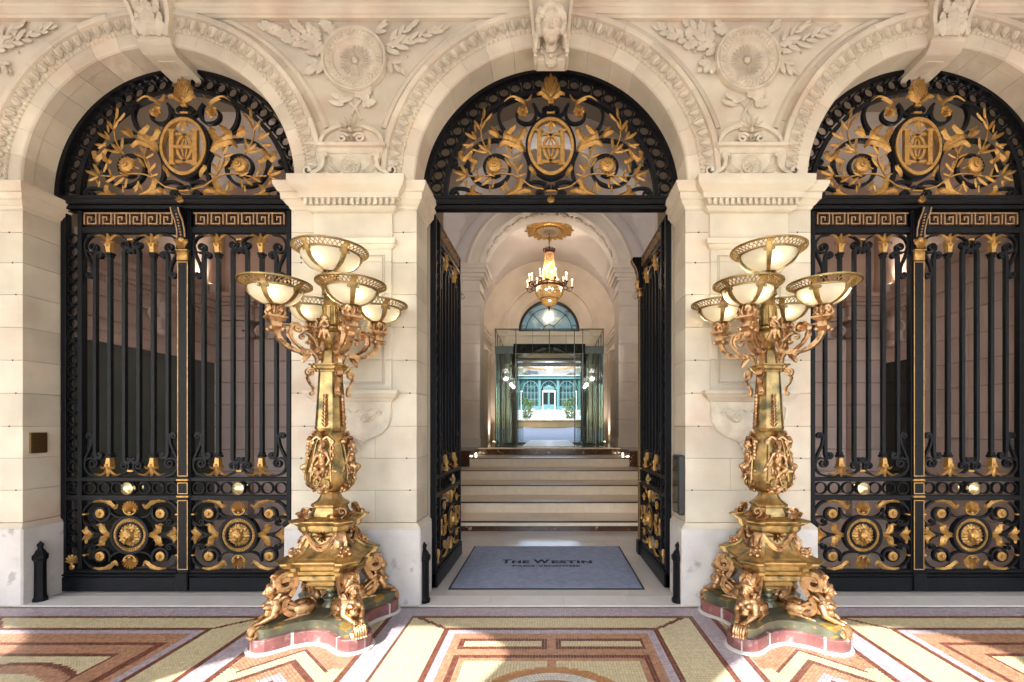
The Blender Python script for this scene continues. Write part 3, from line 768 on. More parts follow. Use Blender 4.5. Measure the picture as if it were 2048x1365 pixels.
# greek key fret
g = G(); u = .1475; t_ = .0125; z0, z1 = 3.568, 3.682
for k in range(6):
    x = .222 + k * u
    H = z1 - z0
    for (a, b, c_, d) in ((0, t_, 0, H), (0, u, H - t_, H), (u - t_ - .022, u - .022, .0, H - t_), (.034, u - t_ - .022, 0, t_), (.034, .034 + t_, t_, H - .037), (.034 + t_, .082, H - .037 - t_, H - .037), (.07, .082, .037, H - .037 - t_)):
        g.box(x + a, x + b, -.028, .008, z0 + c_, z0 + d)
leaf_tpl.append(M_('greek_key', g, KEYG, 0))
RING = (lambda q: q.ring(0, 0, .0565, .0455, -.018, .018, 24) and q)(G()).mesh('ring', IRON, 40)
RING2 = (lambda q: q.ring(0, 0, .0595, .051, -.016, .016, 24) and q)(G()).mesh('ring', IRON, 40)
z = .40
while z < 3.45:
    if not (.86 < z < .97 or 1.04 < z < 1.15): leaf_tpl.append(('ring', RING, T(.1065, 0, z)))
    z += .1165
leaf_tpl.append(('ring', RING, T(.1065, 0, 1.012))); 
z = None
g = palmette(.085, 7, 170, .3, .012); g.put(G().ell((0, -.005, -.035), (.028, .012, .028)))
leaf_tpl.append(('gilt_palmette', g.mesh('gilt_palmette', GILT, 50), T(.1065, -.02, .285)))
for k in range(7): leaf_tpl.append(('ring', RING2, T(.27 + k * .1325, 0, 1.012)))
# bars
def fbar(xs): return XC + xs
for k, dx in enumerate((-.2115, .2115)):
    g = G(); g.box(XC + dx - .018, XC + dx + .018, -.018, .018, 1.31, 3.30, .003); g.box(XC + dx - .032, XC + dx + .032, -.03, .03, 3.275, 3.30, .006); g.box(XC + dx - .024, XC + dx + .024, -.024, .024, 3.25, 3.275, .004)
    g.box(XC + dx - .032, XC + dx + .032, -.03, .03, 1.31, 1.335, .006); g.box(XC + dx - .024, XC + dx + .024, -.024, .024, 1.335, 1.36, .004)
    leaf_tpl.append(M_('bar', g))
ZM = (3.487 + 1.118) / 2
def flip(p): return [(x, 2 * ZM - z_) for x, z_ in p]
for s_ in (-1, 1):
    up = [(s_ * .0705, ZM), (s_ * .0705, 3.18), (s_ * .0705, 3.30)] + crv([(s_ * .0705, 3.30), (s_ * .060, 3.335), (s_ * .030, 3.345), (s_ * .012, 3.325), (s_ * .022, 3.308), (s_ * .034, 3.318)], 4)[1:]
    g = G(); p = flip(up)[::-1][:-1] + up
    g.bar([(XC + x, z_) for x, z_ in p], .031, -.017, .017); leaf_tpl.append(M_('bar', g))
    up = [(s_ * .3525, ZM), (s_ * .3525, 3.15), (s_ * .3525, 3.24)] + crv([(s_ * .3525, 3.24), (s_ * .343, 3.285), (s_ * .315, 3.30), (s_ * .292, 3.28), (s_ * .305, 3.258), (s_ * .322, 3.268)], 4)[1:]
    g = G(); p = flip(up)[::-1][:-1] + up
    g.bar([(XC + x, z_) for x, z_ in p], .030, -.017, .017); leaf_tpl.append(M_('bar', g))
    # crowning scrolls (and the same upside down at the foot)
    inner = crv([(.21, 3.47), (.16, 3.478), (.10, 3.462), (.045, 3.43), (.022, 3.39)], 5) + spiral(.066, 3.378, .045, .010, pi * .95, 1.55)
    outer = crv([(.21, 3.47), (.27, 3.478), (.34, 3.475), (.41, 3.45), (.448, 3.39), (.44, 3.325), (.395, 3.30)], 5) + spiral(.372, 3.352, .052, .012, -pi * .4, -1.5)
    ess = crv([(.452, 3.33), (.42, 3.25), (.385, 3.17), (.375, 3.10)], 5) + spiral(.408, 3.085, .034, .008, pi, 1.5)
    for p, w_ in ((inner, .017), (outer, .02), (ess, .019)):
        for fl_ in (0, 1):
            q = [(s_ * x, z_) for x, z_ in p]; q = flip(q) if fl_ else q
            g = G(); g.bar([(XC + x, z_) for x, z_ in q], lambda t, w_=w_: w_ * (1.05 - .4 * t), -.016, .016); leaf_tpl.append(M_('scroll', g))
for fl_ in (0, 1):
    g = G(); zz = 3.425; zz = 2 * ZM - zz if fl_ else zz; g.box(XC - .028, XC + .028, -.026, .02, zz - .010, zz + .010, .003)
    leaf_tpl.append(M_('gilt_clasp', g, GILT))
CAPG = G(); CAPG.loft([[(a * cx_, -.026 * q_ if cy_ < 0 else .02, z_) for cx_, cy_ in ((-1, -1), (1, -1), (1, 1), (-1, 1))] for z_, a, q_ in ((0, .018, 1), (.05, .022, 1.2), (.075, .03, 1.4), (.09, .024, 1.2))])
for q in (-1, 1):
    CAPG.leaf(crv([(q * .004, .055), (q * .025, .09), (q * .055, .098), (q * .066, .078)], 4), .022, .016, -.022)
    CAPG.leaf(crv([(q * .006, .09), (q * .03, .135), (q * .075, .165), (q * .125, .150)], 4), .024, .016, -.022)
CAPG.leaf([(0, .06), (0, .09), (0, .12), (0, .15), (0, .178)], .042, .02, -.022)
CAP_ME = CAPG.mesh('gilt_leaf_capital', GILT, 45)
for dx in (-.2115, .2115):
    leaf_tpl.append(('gilt_leaf_capital', CAP_ME, T(XC + dx, 0, 3.30)))
    leaf_tpl.append(('gilt_leaf_capital', CAP_ME, T(XC + dx, 0, 2 * ZM - 3.30) @ SC(1, 1, -1)))
# lower panel
ZL = .560; Q = 667.5
def lp_(pts, sx=1, sz=1): return [(XC + sx * (x) / Q, ZL + sz * z_ / Q) for x, z_ in pts]
main = [(12, 122), (60, 110), (105, 128), (128, 165), (135, 200)]
sp1 = spiral(195, 138, 62, 22, pi * .88, 1.35, 20)
outr = crv([(118, 195), (150, 215), (205, 222), (262, 205), (302, 160), (310, 110), (290, 62), (250, 22), (205, 6)], 4)
sml = crv([(300, 85), (262, 60), (230, 70)], 4) + spiral(248, 82, 17, 5, pi, -1.1)
tie = crv([(12, 122), (60, 112), (105, 122), (135, 150), (140, 175)], 4)
for sx in (-1, 1):
    for sz in (-1, 1):
        for p, w_ in ((outr, .022), (sp1, .021), (tie, .017), (sml, .012)):
            g = G(); g.bar(lp_(p, sx, sz), lambda t, w_=w_: w_ * (1.05 - .35 * t), -.017, .017); leaf_tpl.append(M_('scroll', g))
        g = rosette(.042, 12, .012); g.put(G().dial([(.044, .004), (.044, -.006), (.036, -.008), (.001, -.008)], 0, 0, 20))
        leaf_tpl.append(('gilt_rosette', _cb.setdefault('ros', g.mesh('gilt_rosette', GILT, 45)), T(XC + sx * 195 / Q, -.02, ZL + sz * 138 / Q)))
        g = G(); g.leaf([(XC + sx * x / Q, ZL + sz * z_ / Q) for x, z_ in crv([(235, 214), (190, 224), (140, 210), (100, 178), (82, 200)], 5)], .05, .016, -.018, 8)
        leaf_tpl.append(M_('gilt_acanthus', g, GILT, 50))
        g = G(); g.box(XC + sx * 290 / Q, XC + sx * 322 / Q, -.024, .02, ZL + sz * 132 / Q - .008, ZL + sz * 132 / Q + .008, .003); leaf_tpl.append(M_('gilt_clasp', g, GILT))
for sx in (-1, 1):
    g = G(); g.box(XC + sx * 118 / Q, XC + sx * 300 / Q, -.014, .014, ZL - .012, ZL + .012, .003); leaf_tpl.append(M_('scroll', g))
    g = G()
    for sz in (-1, 1):
        g.leaf(lp_(crv([(128, 8), (160, 10), (185, 30), (190, 60), (215, 66)], 4), sx, sz), .055, .018, -.02, 5)
        g.leaf(lp_(crv([(128, 4), (158, 20), (172, 50), (166, 70)], 4), sx, sz), .035, .016, -.02, 5)
        g.leaf(lp_(crv([(240, 2), (268, 12), (285, 34), (280, 56)], 4), sx, sz), .042, .016, -.02, 5)
        g.leaf(lp_(crv([(262, 0), (290, 10), (306, 32)], 4), sx, sz), .03, .014, -.02, 4)
    leaf_tpl.append(M_('gilt_acanthus', g, GILT, 50))
for sz in (-1, 1):
    g = palmette(.115, 9, 150, .2, .014)
    for q in (-1, 1): g.bar([(q * x, z_) for x, z_ in crv([(0, -.02), (.03, -.012), (.055, .012)], 3) + spiral(.045, .028, .017, .004, -.8, 1.2)], .008, -.01, .01)
    leaf_tpl.append(('gilt_palmette', _cb.setdefault('palm2', g.mesh('gilt_palmette', GILT, 50)), T(XC, -.02, ZL + sz * .215) @ SC(1, 1, sz)))
med = G(); med.dial([(.186, .02), (.188, -.01), (.180, -.03), (.166, -.032), (.162, -.026)], XC, ZL, 40); 
med = G(); med.ring(XC, ZL, .188, .162, -.034, .02, 40); med.ring(XC, ZL, .128, .112, -.034, .02, 40); med.dial([(.125, .010), (.125, -.002), (.001, -.006)], XC, ZL, 32)
fl2 = G(); fl2.ring(XC, ZL, .163, .127, -.022, .01, 40)
for k in range(44):
    a = 2 * pi * k / 44; fl2.ell((XC + .145 * cos(a), -.022, ZL + .145 * sin(a)), (.016, .013, .0085), RY(-a), 6, 4)
leaf_tpl.append(('lion_medallion', med.mesh('lion_medallion', IRON, 35), I4, None,
                 [('gadrooned_ring', fl2.mesh('gadrooned_ring', GILT, 40), I4), ('lion_face', LION, T(XC, -.012, ZL))]))
kn = G()
kn.lathe([(.02, 0), (.014, .010), (.03, .016), (.054, .022), (.060, .029), (.054, .036), (.040, .040), (.036, .045), (.024, .048), (.018, .052), (.001, .055)], 28)
KN_ME = kn.mesh('door_knob', KNOB, 40)
leaf_tpl.append(('door_knob', KN_ME, T(XC - .008, -.02, 1.012) @ RX(pi / 2)))
leaf_tpl.append(('door_knob', KN_ME, T(XC + .008, .02, 1.012) @ RX(-pi / 2)))

gates = []
def gate_leaf(x, y, rz, mir, label, group):
    r = empty('gate_leaf', (x, y, 0), rz); r.scale = (mir, 1, 1)
    tag(r, label, 'gate', group); gates.append(r); return r
first = gate_leaf(-BAY - 1.195, GY, 0, 1, 'black iron gate leaf, outer left leaf of the closed gate behind the left lamp', 'iron gate leaves')
put_tpl(leaf_tpl, first)
def gate_copy(x, y, rz, mir, label):
    c = copy_tree(first); c.location = (x, y, 0); c.rotation_euler = (0, 0, rz); c.scale = (mir, 1, 1); c['label'] = label; return c
L2 = gate_copy(-BAY + 1.195, GY, 0, -1, 'black iron gate leaf with lion medallion, right leaf of the closed left gate')
L3 = gate_copy(BAY - 1.195, GY, 0, 1, 'black iron gate leaf, left leaf of the closed gate right of the second lamp')
L4 = gate_copy(BAY + 1.195, GY, 0, -1, 'black iron gate leaf at the right edge, closed, with lion medallion')
L5 = gate_copy(-1.165, GY + .06, pi / 2 - RAD(1), 1, 'open black iron gate leaf folded inward on the left of the doorway')
L6 = gate_copy(1.165, GY + .06, -pi / 2 + RAD(1), -1, 'open black iron gate leaf folded inward on the right of the doorway')
# meeting posts (covering stile) on the left-hand leaf of each pair and on the open leaves
def post():
    tp = []
    g = G(); g.box(-.052, .052, -.035, .03, .03, 3.70, .004); g.box(-.06, .06, -.06, .0, .03, .20, .008); tp.append(M_('meeting_post', g))
    g = G()
    for (a, b) in ((.23, .90), (.96, 1.07), (1.13, 3.20)):
        for q in (-1, 1): g.box(q * .046 - .0035, q * .046 + .0035, -.039, -.034, a, b)
        g.box(-.046, .046, -.039, -.034, a, a + .007); g.box(-.046, .046, -.039, -.034, b - .007, b)
    tp.append(M_('gilt_edging', g, GILT, 0))
    g = G(); g.box(-.057, .057, -.046, .0, .925, .945, .004); g.box(-.057, .057, -.046, .0, 1.085, 1.105, .004); tp.append(M_('gilt_band', g, GILT))
    g = G(); g.box(-.052, .052, -.05, 0, 3.21, 3.30, .006); g.box(-.058, .058, -.06, 0, 3.30, 3.315, .004)
    for q in (-1, 0, 1): g.leaf(crv([(q * .02, 3.32), (q * .035, 3.37), (q * .05, 3.40), (q * .056, 3.385)], 3), .035, .025, -.05, 3)
    g.ell((0, -.055, 3.40), (.03, .02, .03), nu=8, nv=5); g.ell((-.045, -.05, 3.385), .016, nu=8, nv=5); g.ell((.045, -.05, 3.385), .016, nu=8, nv=5)
    tp.append(M_('gilt_capital', g, GILT, 45))
    g = G(); lp = []
    for (z_, y_) in ((3.43, -.05), (3.50, -.055), (3.58, -.08), (3.64, -.12), (3.68, -.13), (3.70, -.11)): lp.append([(-.04, y_, z_), (.04, y_, z_), (.04, -.02, z_), (-.04, -.02, z_)])
    g.loft(lp); tp.append(M_('scroll_bracket', g)); g = G()
    for q in (-1, 1):
        g.tube([(q * .036, y_ - .004, z_) for (z_, y_) in ((3.43, -.05), (3.50, -.055), (3.58, -.08), (3.64, -.12), (3.68, -.13))], .007, 5)
    for k in range(9): g.ell((0, -.058 - .007 * k, 3.45 + .025 * k), .010, nu=6, nv=4)
    tp.append(M_('gilt_scroll_bracket', g, KEYG, 40))
    return tp
pt = post()
for L in (first, L3): put_tpl(pt, L, T(LW + .01, -.008, 0))
for L in (L6,): put_tpl(pt, L, T(LW - .03, -.008, 0))

# --- arched grilles above
QF = 809.
def zp(x, z_): return ((x - 1033) / QF, 3.84 + (1085 - z_) / QF)
gr_tpl = []
a_ = math.asin(.02 / 1.2)
def arcb(ro, ri, y0, y1, name='arch_frame'):
    g = G(); g.arc([(ro, y0), (ro, y1), (ri, y1), (ri, y0)], 0, 3.84, 0, pi, 56); return M_(name, g, IRON, 30)
gr_tpl += [arcb(1.255, 1.185, -.05, .03), arcb(1.045, 1.005, -.03, .03)]
g = G(); g.box(-1.21, 1.21, -.05, .04, 3.71, 3.745, .004); g.box(-1.21, 1.21, -.07, .04, 3.75, 3.80, .01); g.box(-1.23, 1.23, -.055, .04, 3.80, 3.84, .006); gr_tpl.append(M_('transom_beam', g))
for s_ in (-1, 1):
    for k in range(14):
        a = RAD(90 - s_ * (5.8 + 6.1 * k)); gr_tpl.append(('ring', RING, T(1.115 * cos(a), 0, 3.84 + 1.115 * sin(a)) @ RY(-a)))
COLLAR = G().ell((0, 0, 0), (.016, .013, .016), nu=7, nv=5).mesh('ring_collar', IRON, 50)
for s_ in (-1, 1):
    for k in range(1, 15):
        a = RAD(90 - s_ * (5.8 + 6.1 * (k - .5)))
        for r_ in (1.17, 1.06): gr_tpl.append(('ring_collar', COLLAR, T(r_ * cos(a), 0, 3.84 + r_ * sin(a))))
def half(path, w_, name='scroll', m=IRON, y0=-.018, y1=.018, tap=.3):
    for s_ in (-1, 1):
        g = G(); g.bar([(s_ * x, z_) for x, z_ in path], lambda t: w_ * (1.05 - tap * t), y0, y1); gr_tpl.append(M_(name, g, m))
def halfleaf(path, w_, teeth=6, h=.022, y=-.02):
    for s_ in (-1, 1):
        g = G(); g.leaf([(s_ * x, z_) for x, z_ in path], w_, h, y, teeth); gr_tpl.append(M_('gilt_acanthus', g, GILT, 50))
Z_ = lambda pts, n=5: crv([zp(*p) for p in pts], n)
sp_ = lambda x, z_, r0, r1, a0, t: spiral(*zp(x, z_), r0 / QF, r1 / QF, a0, t, 18)
half(Z_([(1255, 690), (1300, 640), (1370, 590), (1425, 520), (1445, 440), (1425, 375), (1385, 335)]), .034)
half(Z_([(1040, 442), (1090, 446), (1130, 425), (1150, 385), (1175, 350)], 5), .028)
half(Z_([(1158, 380), (1150, 430), (1165, 478), (1205, 505), (1258, 500), (1296, 470), (1300, 425), (1275, 400)]), .028)
half(Z_([(1250, 1035), (1228, 985), (1205, 900), (1210, 810), (1240, 735)]), .036)
half(Z_([(1330, 690), (1370, 655), (1440, 638), (1530, 645), (1610, 680), (1665, 745), (1682, 830), (1655, 920), (1595, 980), (1510, 1000), (1430, 980), (1375, 930), (1355, 865), (1372, 805), (1420, 765), (1485, 758), (1535, 790), (1557, 845), (1535, 900), (1480, 925), (1430, 905)]), .032)
half(Z_([(1680, 790), (1700, 835), (1740, 857), (1785, 850)]) + sp_(1785, 815, 34, 8, -pi / 2, 1.2), .020)
half(Z_([(1070, 985), (1110, 968), (1170, 965), (1230, 985), (1285, 1020), (1330, 1050)]), .028)
half(Z_([(1560, 1085), (1610, 1060), (1660, 1035), (1730, 1015), (1795, 1022), (1825, 1055)]) + sp_(1785, 1062, 40, 10, 0, -1.2), .026)
half(Z_([(1040, 1000), (1075, 1010), (1110, 1025), (1145, 1050)]) + sp_(1112, 1062, 34, 8, 0, -1.3), .024)
half(Z_([(1042, 395), (1060, 378), (1085, 382)]) + sp_(1078, 405, 24, 6, pi / 2, -1.3), .018)
half(Z_([(1410, 590), (1440, 572), (1475, 580)], 4), .016)
# cartouche and monogram
ov = [((200 if a < pi else 200) * cos(a) * (1 - .10 * min(0, sin(a)) ** 2), 250 * sin(a)) for a in [2 * pi * k / 48 for k in range(48)]]
def oval(sc0, sc1, y0, y1):
    g = G(); lp = []
    for x, z_ in ov:
        X, Zz = x / QF, z_ / QF; c = 3.84 + 385 / QF
        lp.append([(X * sc0, y0, c + Zz * sc0), (X * sc0, y1, c + Zz * sc0), (X * sc1, y1, c + Zz * sc1), (X * sc1, y0, c + Zz * sc1)])
    g.loft(lp, close=True); return g
gr_tpl.append(M_('cartouche_frame', oval(1.0, .90, -.03, .03)))
gr_tpl.append(M_('gilt_oval', oval(.905, .80, -.045, .0), GILT))
g = G(); cz = 3.84 + 385 / QF
for q in (-1, 1):
    g.box(q * .112 - .022, q * .112 + .022, -.045, -.005, cz - .175, cz + .165, .003)
    g.box(q * .112 - .04, q * .112 + .04, -.047, -.003, cz + .15, cz + .168, .003); g.box(q * .112 - .04, q * .112 + .04, -.047, -.003, cz - .178, cz - .16, .003)
    a = [(-q * .048 + q * .118 * cos(RAD(t)), cz - .005 + .135 * sin(RAD(t))) for t in range(-125, 126, 10)]
    g.bar(a, .026, -.028, -.008)
    g.bar([(x * .62 - q * .02, (z_ - cz) * .95 + cz) for x, z_ in a][4:-4], .014, -.024, -.01)
g.box(-.10, .10, -.042, -.008, cz - .014, cz + .014, .003)
gr_tpl.append(M_('gilt_monogram', g, GILT))
g = G()
for (x, z_, a, L) in ((0, cz + .235, -90, .10), (-.015, cz + .22, -140, .05), (.015, cz + .22, -40, .05)):
    g.put(ACG, T(x, -.045, z_) @ RY(-RAD(a - 90)) @ SC(L))
gr_tpl.append(M_('gilt_pendant', g, GILT, 45))
# pineapple finial
g = G()
for r_ in range(5):
    for k in range(7 - r_):
        x = (k - (6 - r_) / 2) * .022; zz = 4.80 + .028 * r_
        g.put(LEAFG, T(x, -.045 - .02 * (1 - abs(k - (6 - r_) / 2) / 4), zz) @ RY((k - (6 - r_) / 2) * .13) @ SC(.055))
g.ell((0, -.02, 4.86), (.065, .045, .085), nu=12, nv=8)
for q in (-1, 1):
    g.leaf(crv([(0, 4.76), (q * .05, 4.80), (q * .09, 4.83), (q * .135, 4.81)], 4), .055, .025, -.04, 5)
    g.leaf(crv([(0, 4.77), (q * .03, 4.82), (q * .075, 4.87), (q * .062, 4.93)], 4), .05, .025, -.03, 5)
    g.leaf(crv([(0, 4.85), (q * .035, 4.90), (q * .05, 4.96), (q * .035, 4.99)], 4), .035, .02, -.03, 4)
g.leaf([(0, 4.86), (0, 4.90), (0, 4.95), (0, 4.99), (0, 5.01)], .05, .02, -.04)
g.box(-.03, .03, -.04, .0, 4.735, 4.765, .004)
gr_tpl.append(M_('gilt_pineapple', g, GILT, 45))
g = G(); g.box(-.02, .02, -.02, .02, 4.62, 4.75, .003); gr_tpl.append(M_('finial_stem', g))
gr_tpl.append(M_('gilt_clasp', bx(-.04, .04, -.034, .0, 4.64, 4.658), GILT)); gr_tpl.append(M_('gilt_clasp', bx(-.05, .05, -.034, .0, 3.885, 3.90), GILT))
halfleaf(Z_([(1400, 345), (1340, 305), (1280, 320), (1240, 350), (1232, 385)]), .045, 0, .02)
halfleaf(Z_([(1238, 340), (1210, 330), (1190, 300), (1180, 290)]), .02, 0)
halfleaf(Z_([(1245, 735), (1275, 690), (1330, 640), (1380, 600), (1310, 530)]), .11, 9)
halfleaf(Z_([(1270, 700), (1330, 672), (1400, 655), (1445, 700)]), .075, 8)
halfleaf(Z_([(1300, 660), (1262, 610), (1240, 560), (1225, 555)]), .07, 4)
halfleaf(Z_([(1440, 625), (1470, 590), (1525, 575)]), .06, 5)
halfleaf(Z_([(1450, 600), (1470, 560), (1500, 540)]), .035, 4)
halfleaf(Z_([(1640, 715), (1680, 760), (1720, 790), (1745, 745), (1720, 735)]), .06, 7)
halfleaf(Z_([(1665, 740), (1660, 790), (1620, 810), (1605, 800)]), .05, 6)
halfleaf(Z_([(1415, 1095), (1360, 1070), (1300, 1035), (1270, 960), (1285, 940)]), .075, 9)
halfleaf(Z_([(1420, 1090), (1330, 1070), (1240, 1035), (1190, 1050), (1200, 1080)]), .055, 6)
halfleaf(Z_([(1500, 1095), (1570, 1085), (1640, 1055), (1645, 1010), (1620, 1000)]), .055, 7)
halfleaf(Z_([(1540, 1090), (1620, 1080), (1680, 1070), (1715, 1090)]), .055, 6)
halfleaf(Z_([(1160, 935), (1165, 890), (1190, 855), (1185, 840)]), .05, 0)
stem = Z_([(1090, 1030), (1180, 1010), (1260, 955), (1340, 915), (1450, 910), (1560, 930), (1680, 925)]); half(stem, .012, 'gilt_stem', GILT, -.03, -.015)
half(Z_([(1265, 950), (1320, 860), (1345, 780), (1330, 700)]), .010, 'gilt_stem', GILT, -.028, -.016)
half(Z_([(1500, 760), (1545, 700), (1575, 620), (1580, 520), (1560, 450)]), .010, 'gilt_stem', GILT, -.03, -.018)
half(Z_([(1380, 870), (1430, 855), (1470, 845)]), .012, 'gilt_stem', GILT, -.03, -.015)
LVS = [(1560, 480, 95, 80), (1545, 500, 130, 75), (1580, 570, 55, 85), (1578, 560, 115, 70), (1620, 640, 30, 90), (1610, 650, 60, 75), (1640, 690, 5, 80), (1640, 670, -35, 70), (1520, 720, 95, 85), (1525, 740, 40, 90), (1530, 745, 10, 80), (1590, 735, 15, 60),
       (1340, 760, 60, 80), (1345, 780, 20, 75), (1330, 790, 150, 65), (1310, 900, 130, 85), (1300, 900, 80, 85), (1340, 860, 55, 85), (1290, 930, 160, 60), (1500, 940, -40, 90), (1480, 950, -80, 70), (1470, 930, 25, 70), (1560, 930, -30, 85), (1600, 930, 70, 60),
       (1690, 920, 60, 90), (1700, 925, 20, 95), (1700, 930, -25, 80), (1660, 900, 110, 70), (1385, 970, -70, 80), (1380, 985, -40, 60), (1380, 990, -110, 60), (1510, 1000, -90, 55), (1690, 1010, 60, 55), (1700, 1015, 100, 50), (1500, 870, 60, 60), (1620, 590, 80, 60)]
for s_ in (-1, 1):
    for (x, z_, a, L) in LVS:
        X, Zz = zp(x, z_); L /= QF * .92
        gr_tpl.append(('gilt_leaf', LEAF_ME, T(s_ * X, -.03, Zz) @ (SC(-1, 1, 1) if s_ < 0 else I4) @ RY(-RAD(a - 90)) @ SC(L, L, L)))
    X, Zz = zp(1475, 845); g = rosette(.078, 14, .022); g.put(G().ell((0, -.01, 0), (.07, .022, .07), nu=18, nv=7)); g.dial([(.03, -.03), (.03, -.042), (.02, -.046), (.016, -.04), (.01, -.055), (.001, -.058)], 0, 0, 16)
    gr_tpl.append(('gilt_rosette', _cb.setdefault('ros3', g.mesh('gilt_rosette', GILT, 45)), T(s_ * X, -.03, Zz)))
    X, Zz = zp(1253, 425); gr_tpl.append(('gilt_rosette', _cb.setdefault('ros4', rosette(.052, 8, .02).mesh('gilt_rosette', GILT, 45)), T(s_ * X, -.03, Zz)))
g = G(); g.ell((0, -.075, 3.775), (.034, .02, .026)); g.put(palmette(.05, 5, 160, .3, .01), T(0, -.09, 3.765)); gr_tpl.append(M_('gilt_boss', g, GILT))
lab = ['arched black and gilt grille with monogram above the closed left gate', 'arched black and gilt grille with monogram above the open central doorway', 'arched black and gilt grille with monogram above the closed right gate']
gr0 = empty('arched_grille', (0, GY, 0)); tag(gr0, lab[1], 'grille', 'arched grilles'); put_tpl(gr_tpl, gr0)
for ax, lb in ((-BAY, lab[0]), (BAY, lab[2])):
    c = copy_tree(gr0); c.location = (ax, GY, 0); c['label'] = lb
    for ch in list(c.children):      # the keystone cuts through the ring band at the crown
        if ch.name.startswith('gilt_pineapple'): ch.location.z -= .03
for ax in (-BAY, BAY):   # dark sheet metal behind the kick plates is part of the leaves; black infill behind crown
    pass

# bollards, plaque, intercom
def bollard():
    g = G(); g.lathe([(.075, 0), (.075, .03), (.062, .05), (.060, .06), (.058, .40), (.060, .44), (.078, .46), (.080, .50), (.06, .52), (.045, .55), (.028, .565), (.026, .59), (.036, .605), (.030, .625), (.012, .635), (.008, .65)], 8)
    return g.mesh('iron_bollard', IRON, 30)
BM = bollard()
for x, y, lb in ((-4.69, .08, 'short black iron guard post against the far left pier'), (-1.155, .05, 'short black iron guard post at the left side of the doorway'), (1.155, .05, 'short black iron guard post at the right side of the doorway')):
    b = obj('guard_post', BM, None, (x, y, .012), (0, 0, RAD(22.5)), (.72, .72, .84)); tag(b, lb, 'guard post', 'iron guard posts')
g = G(); g.box(-.002, .012, -.07, .07, -.095, .095, .002)
for k in range(7): g.box(.012, .0135, -.055, .055 - .02 * (k % 3), .07 - k * .022 - .005, .07 - k * .022)
pl = obj('wall_plaque', g.mesh('wall_plaque', PLQ), None, (-4.757, .12, 1.46)); tag(pl, 'small bronze plaque on the inner face of the far left pier', 'plaque')
ic = empty('wall_box', (1.205, .10, 1.08)); tag(ic, 'glossy black intercom box on the pier right of the doorway', 'intercom')
g = G(); g.box(-.055, 0, -.10, .10, -.27, .27, .008); obj('box_body', g.mesh('box_body', BLACK), ic)
g = G(); g.box(-.06, -.054, -.085, .085, -.25, .25, .002); obj('front_panel', g.mesh('front_panel', DARKG), ic)
# ------------------------------------------------------------ candelabra
def plan4(r_end, w_, r_in, n=7):     # four-armed outline, arms on the diagonals
    pts = []
    for k in range(4):
        th = RAD(45 + 90 * k); cx, cyy = (r_end - w_) * cos(th), (r_end - w_) * sin(th)
        for j in range(n + 1):
            a = th - pi / 2 + pi * j / n; pts.append((cx + w_ * cos(a), cyy + w_ * sin(a)))
        a1 = th + pi / 4; rr = r_in
        p0 = pts[-1]; nx = RAD(45 + 90 * (k + 1)); q = ((r_end - w_) * cos(nx) + w_ * cos(nx - pi / 2), (r_end - w_) * sin(nx) + w_ * sin(nx - pi / 2))
        mid = (rr * cos(a1), rr * sin(a1))
        for t in (.2, .4, .5, .6, .8):
            x = (1 - t) ** 2 * p0[0] + 2 * t * (1 - t) * (2 * mid[0] - .5 * (p0[0] + q[0])) + t * t * q[0]
            y = (1 - t) ** 2 * p0[1] + 2 * t * (1 - t) * (2 * mid[1] - .5 * (p0[1] + q[1])) + t * t * q[1]
            pts.append((x, y))
    return pts
def lp3(pts, z): return [(x, y, z) for x, y in pts]
def plan_sq(a, z, b=1.0):            # square block with projecting diagonal corners
    P = [(1, -.55), (1, .55), (1.13 * b, .62), (1.13 * b, .80), (.80, 1.13 * b), (.62, 1.13 * b), (.55, 1)]
    out = []
    for k in range(4):
        c, s_ = cos(k * pi / 2), sin(k * pi / 2)
        for x, y in P[1:]:
            out.append(((x * c - y * s_) * a, (x * s_ + y * c) * a, z))
    return out
def octo(a, z, k=.60): 
    out = []
    for q in range(4):
        c, s_ = cos(q * pi / 2), sin(q * pi / 2)
        for x, y in ((1, -k), (1, k)): out.append(((x * c - y * s_) * a, (x * s_ + y * c) * a, z))
    return out
DG = [RAD(45 + 90 * k) for k in range(4)]
# sphinx, lying, facing +X, base at z = 0, about .50 long
sg = G(); E_ = lambda c, r, M=None: sg.ell(c, r, M, 14, 9)
K_ = lambda a, b, r0, r1: sg.cap_(a, b, r0, r1, 10)
E_((-.15, 0, .095), (.105, .068, .085)); K_((-.12, 0, .10), (.04, 0, .125), .062, .056)
for q in (-1, 1):
    E_((-.165, q * .055, .075), (.092, .036, .072)); K_((-.10, q * .07, .03), (-.19, q * .075, .024), .028, .024); K_((-.10, q * .072, .024), (-.03, q * .074, .018), .024, .020)
    E_((-.015, q * .074, .016), (.032, .022, .016))
    for t in range(3): E_((.012, q * (.062 + .012 * t), .012), (.013, .006, .011))
    K_((.06, q * .07, .185), (.085, q * .088, .11), .036, .030); K_((.085, q * .088, .10), (.165, q * .045, .048), .029, .024); E_((.185, q * .035, .042), (.034, .024, .020))
    for t in range(3): E_((.212, q * (.020 + .013 * t), .036), (.013, .007, .012))
    E_((.112, q * .038, .185), (.038, .036, .036)); E_((.150, q * .038, .185), (.010, .009, .009))
    K_((.045, q * .065, .235), (.0, q * .085, .27), .022, .016); K_((.0, q * .085, .27), (-.035, q * .065, .235), .016, .020)
    for t in range(4): K_((-.02 - .02 * t, q * .05, .20 - .02 * t), (-.07 - .02 * t, q * .058, .17 - .02 * t), .016, .010)
K_((.03, 0, .12), (.07, 0, .20), .066, .070); K_((.06, -.055, .228), (.06, .055, .228), .036, .036); K_((.075, 0, .22), (.085, 0, .285), .034, .030)
K_((.10, 0, .10), (.08, 0, .16), .045, .05)
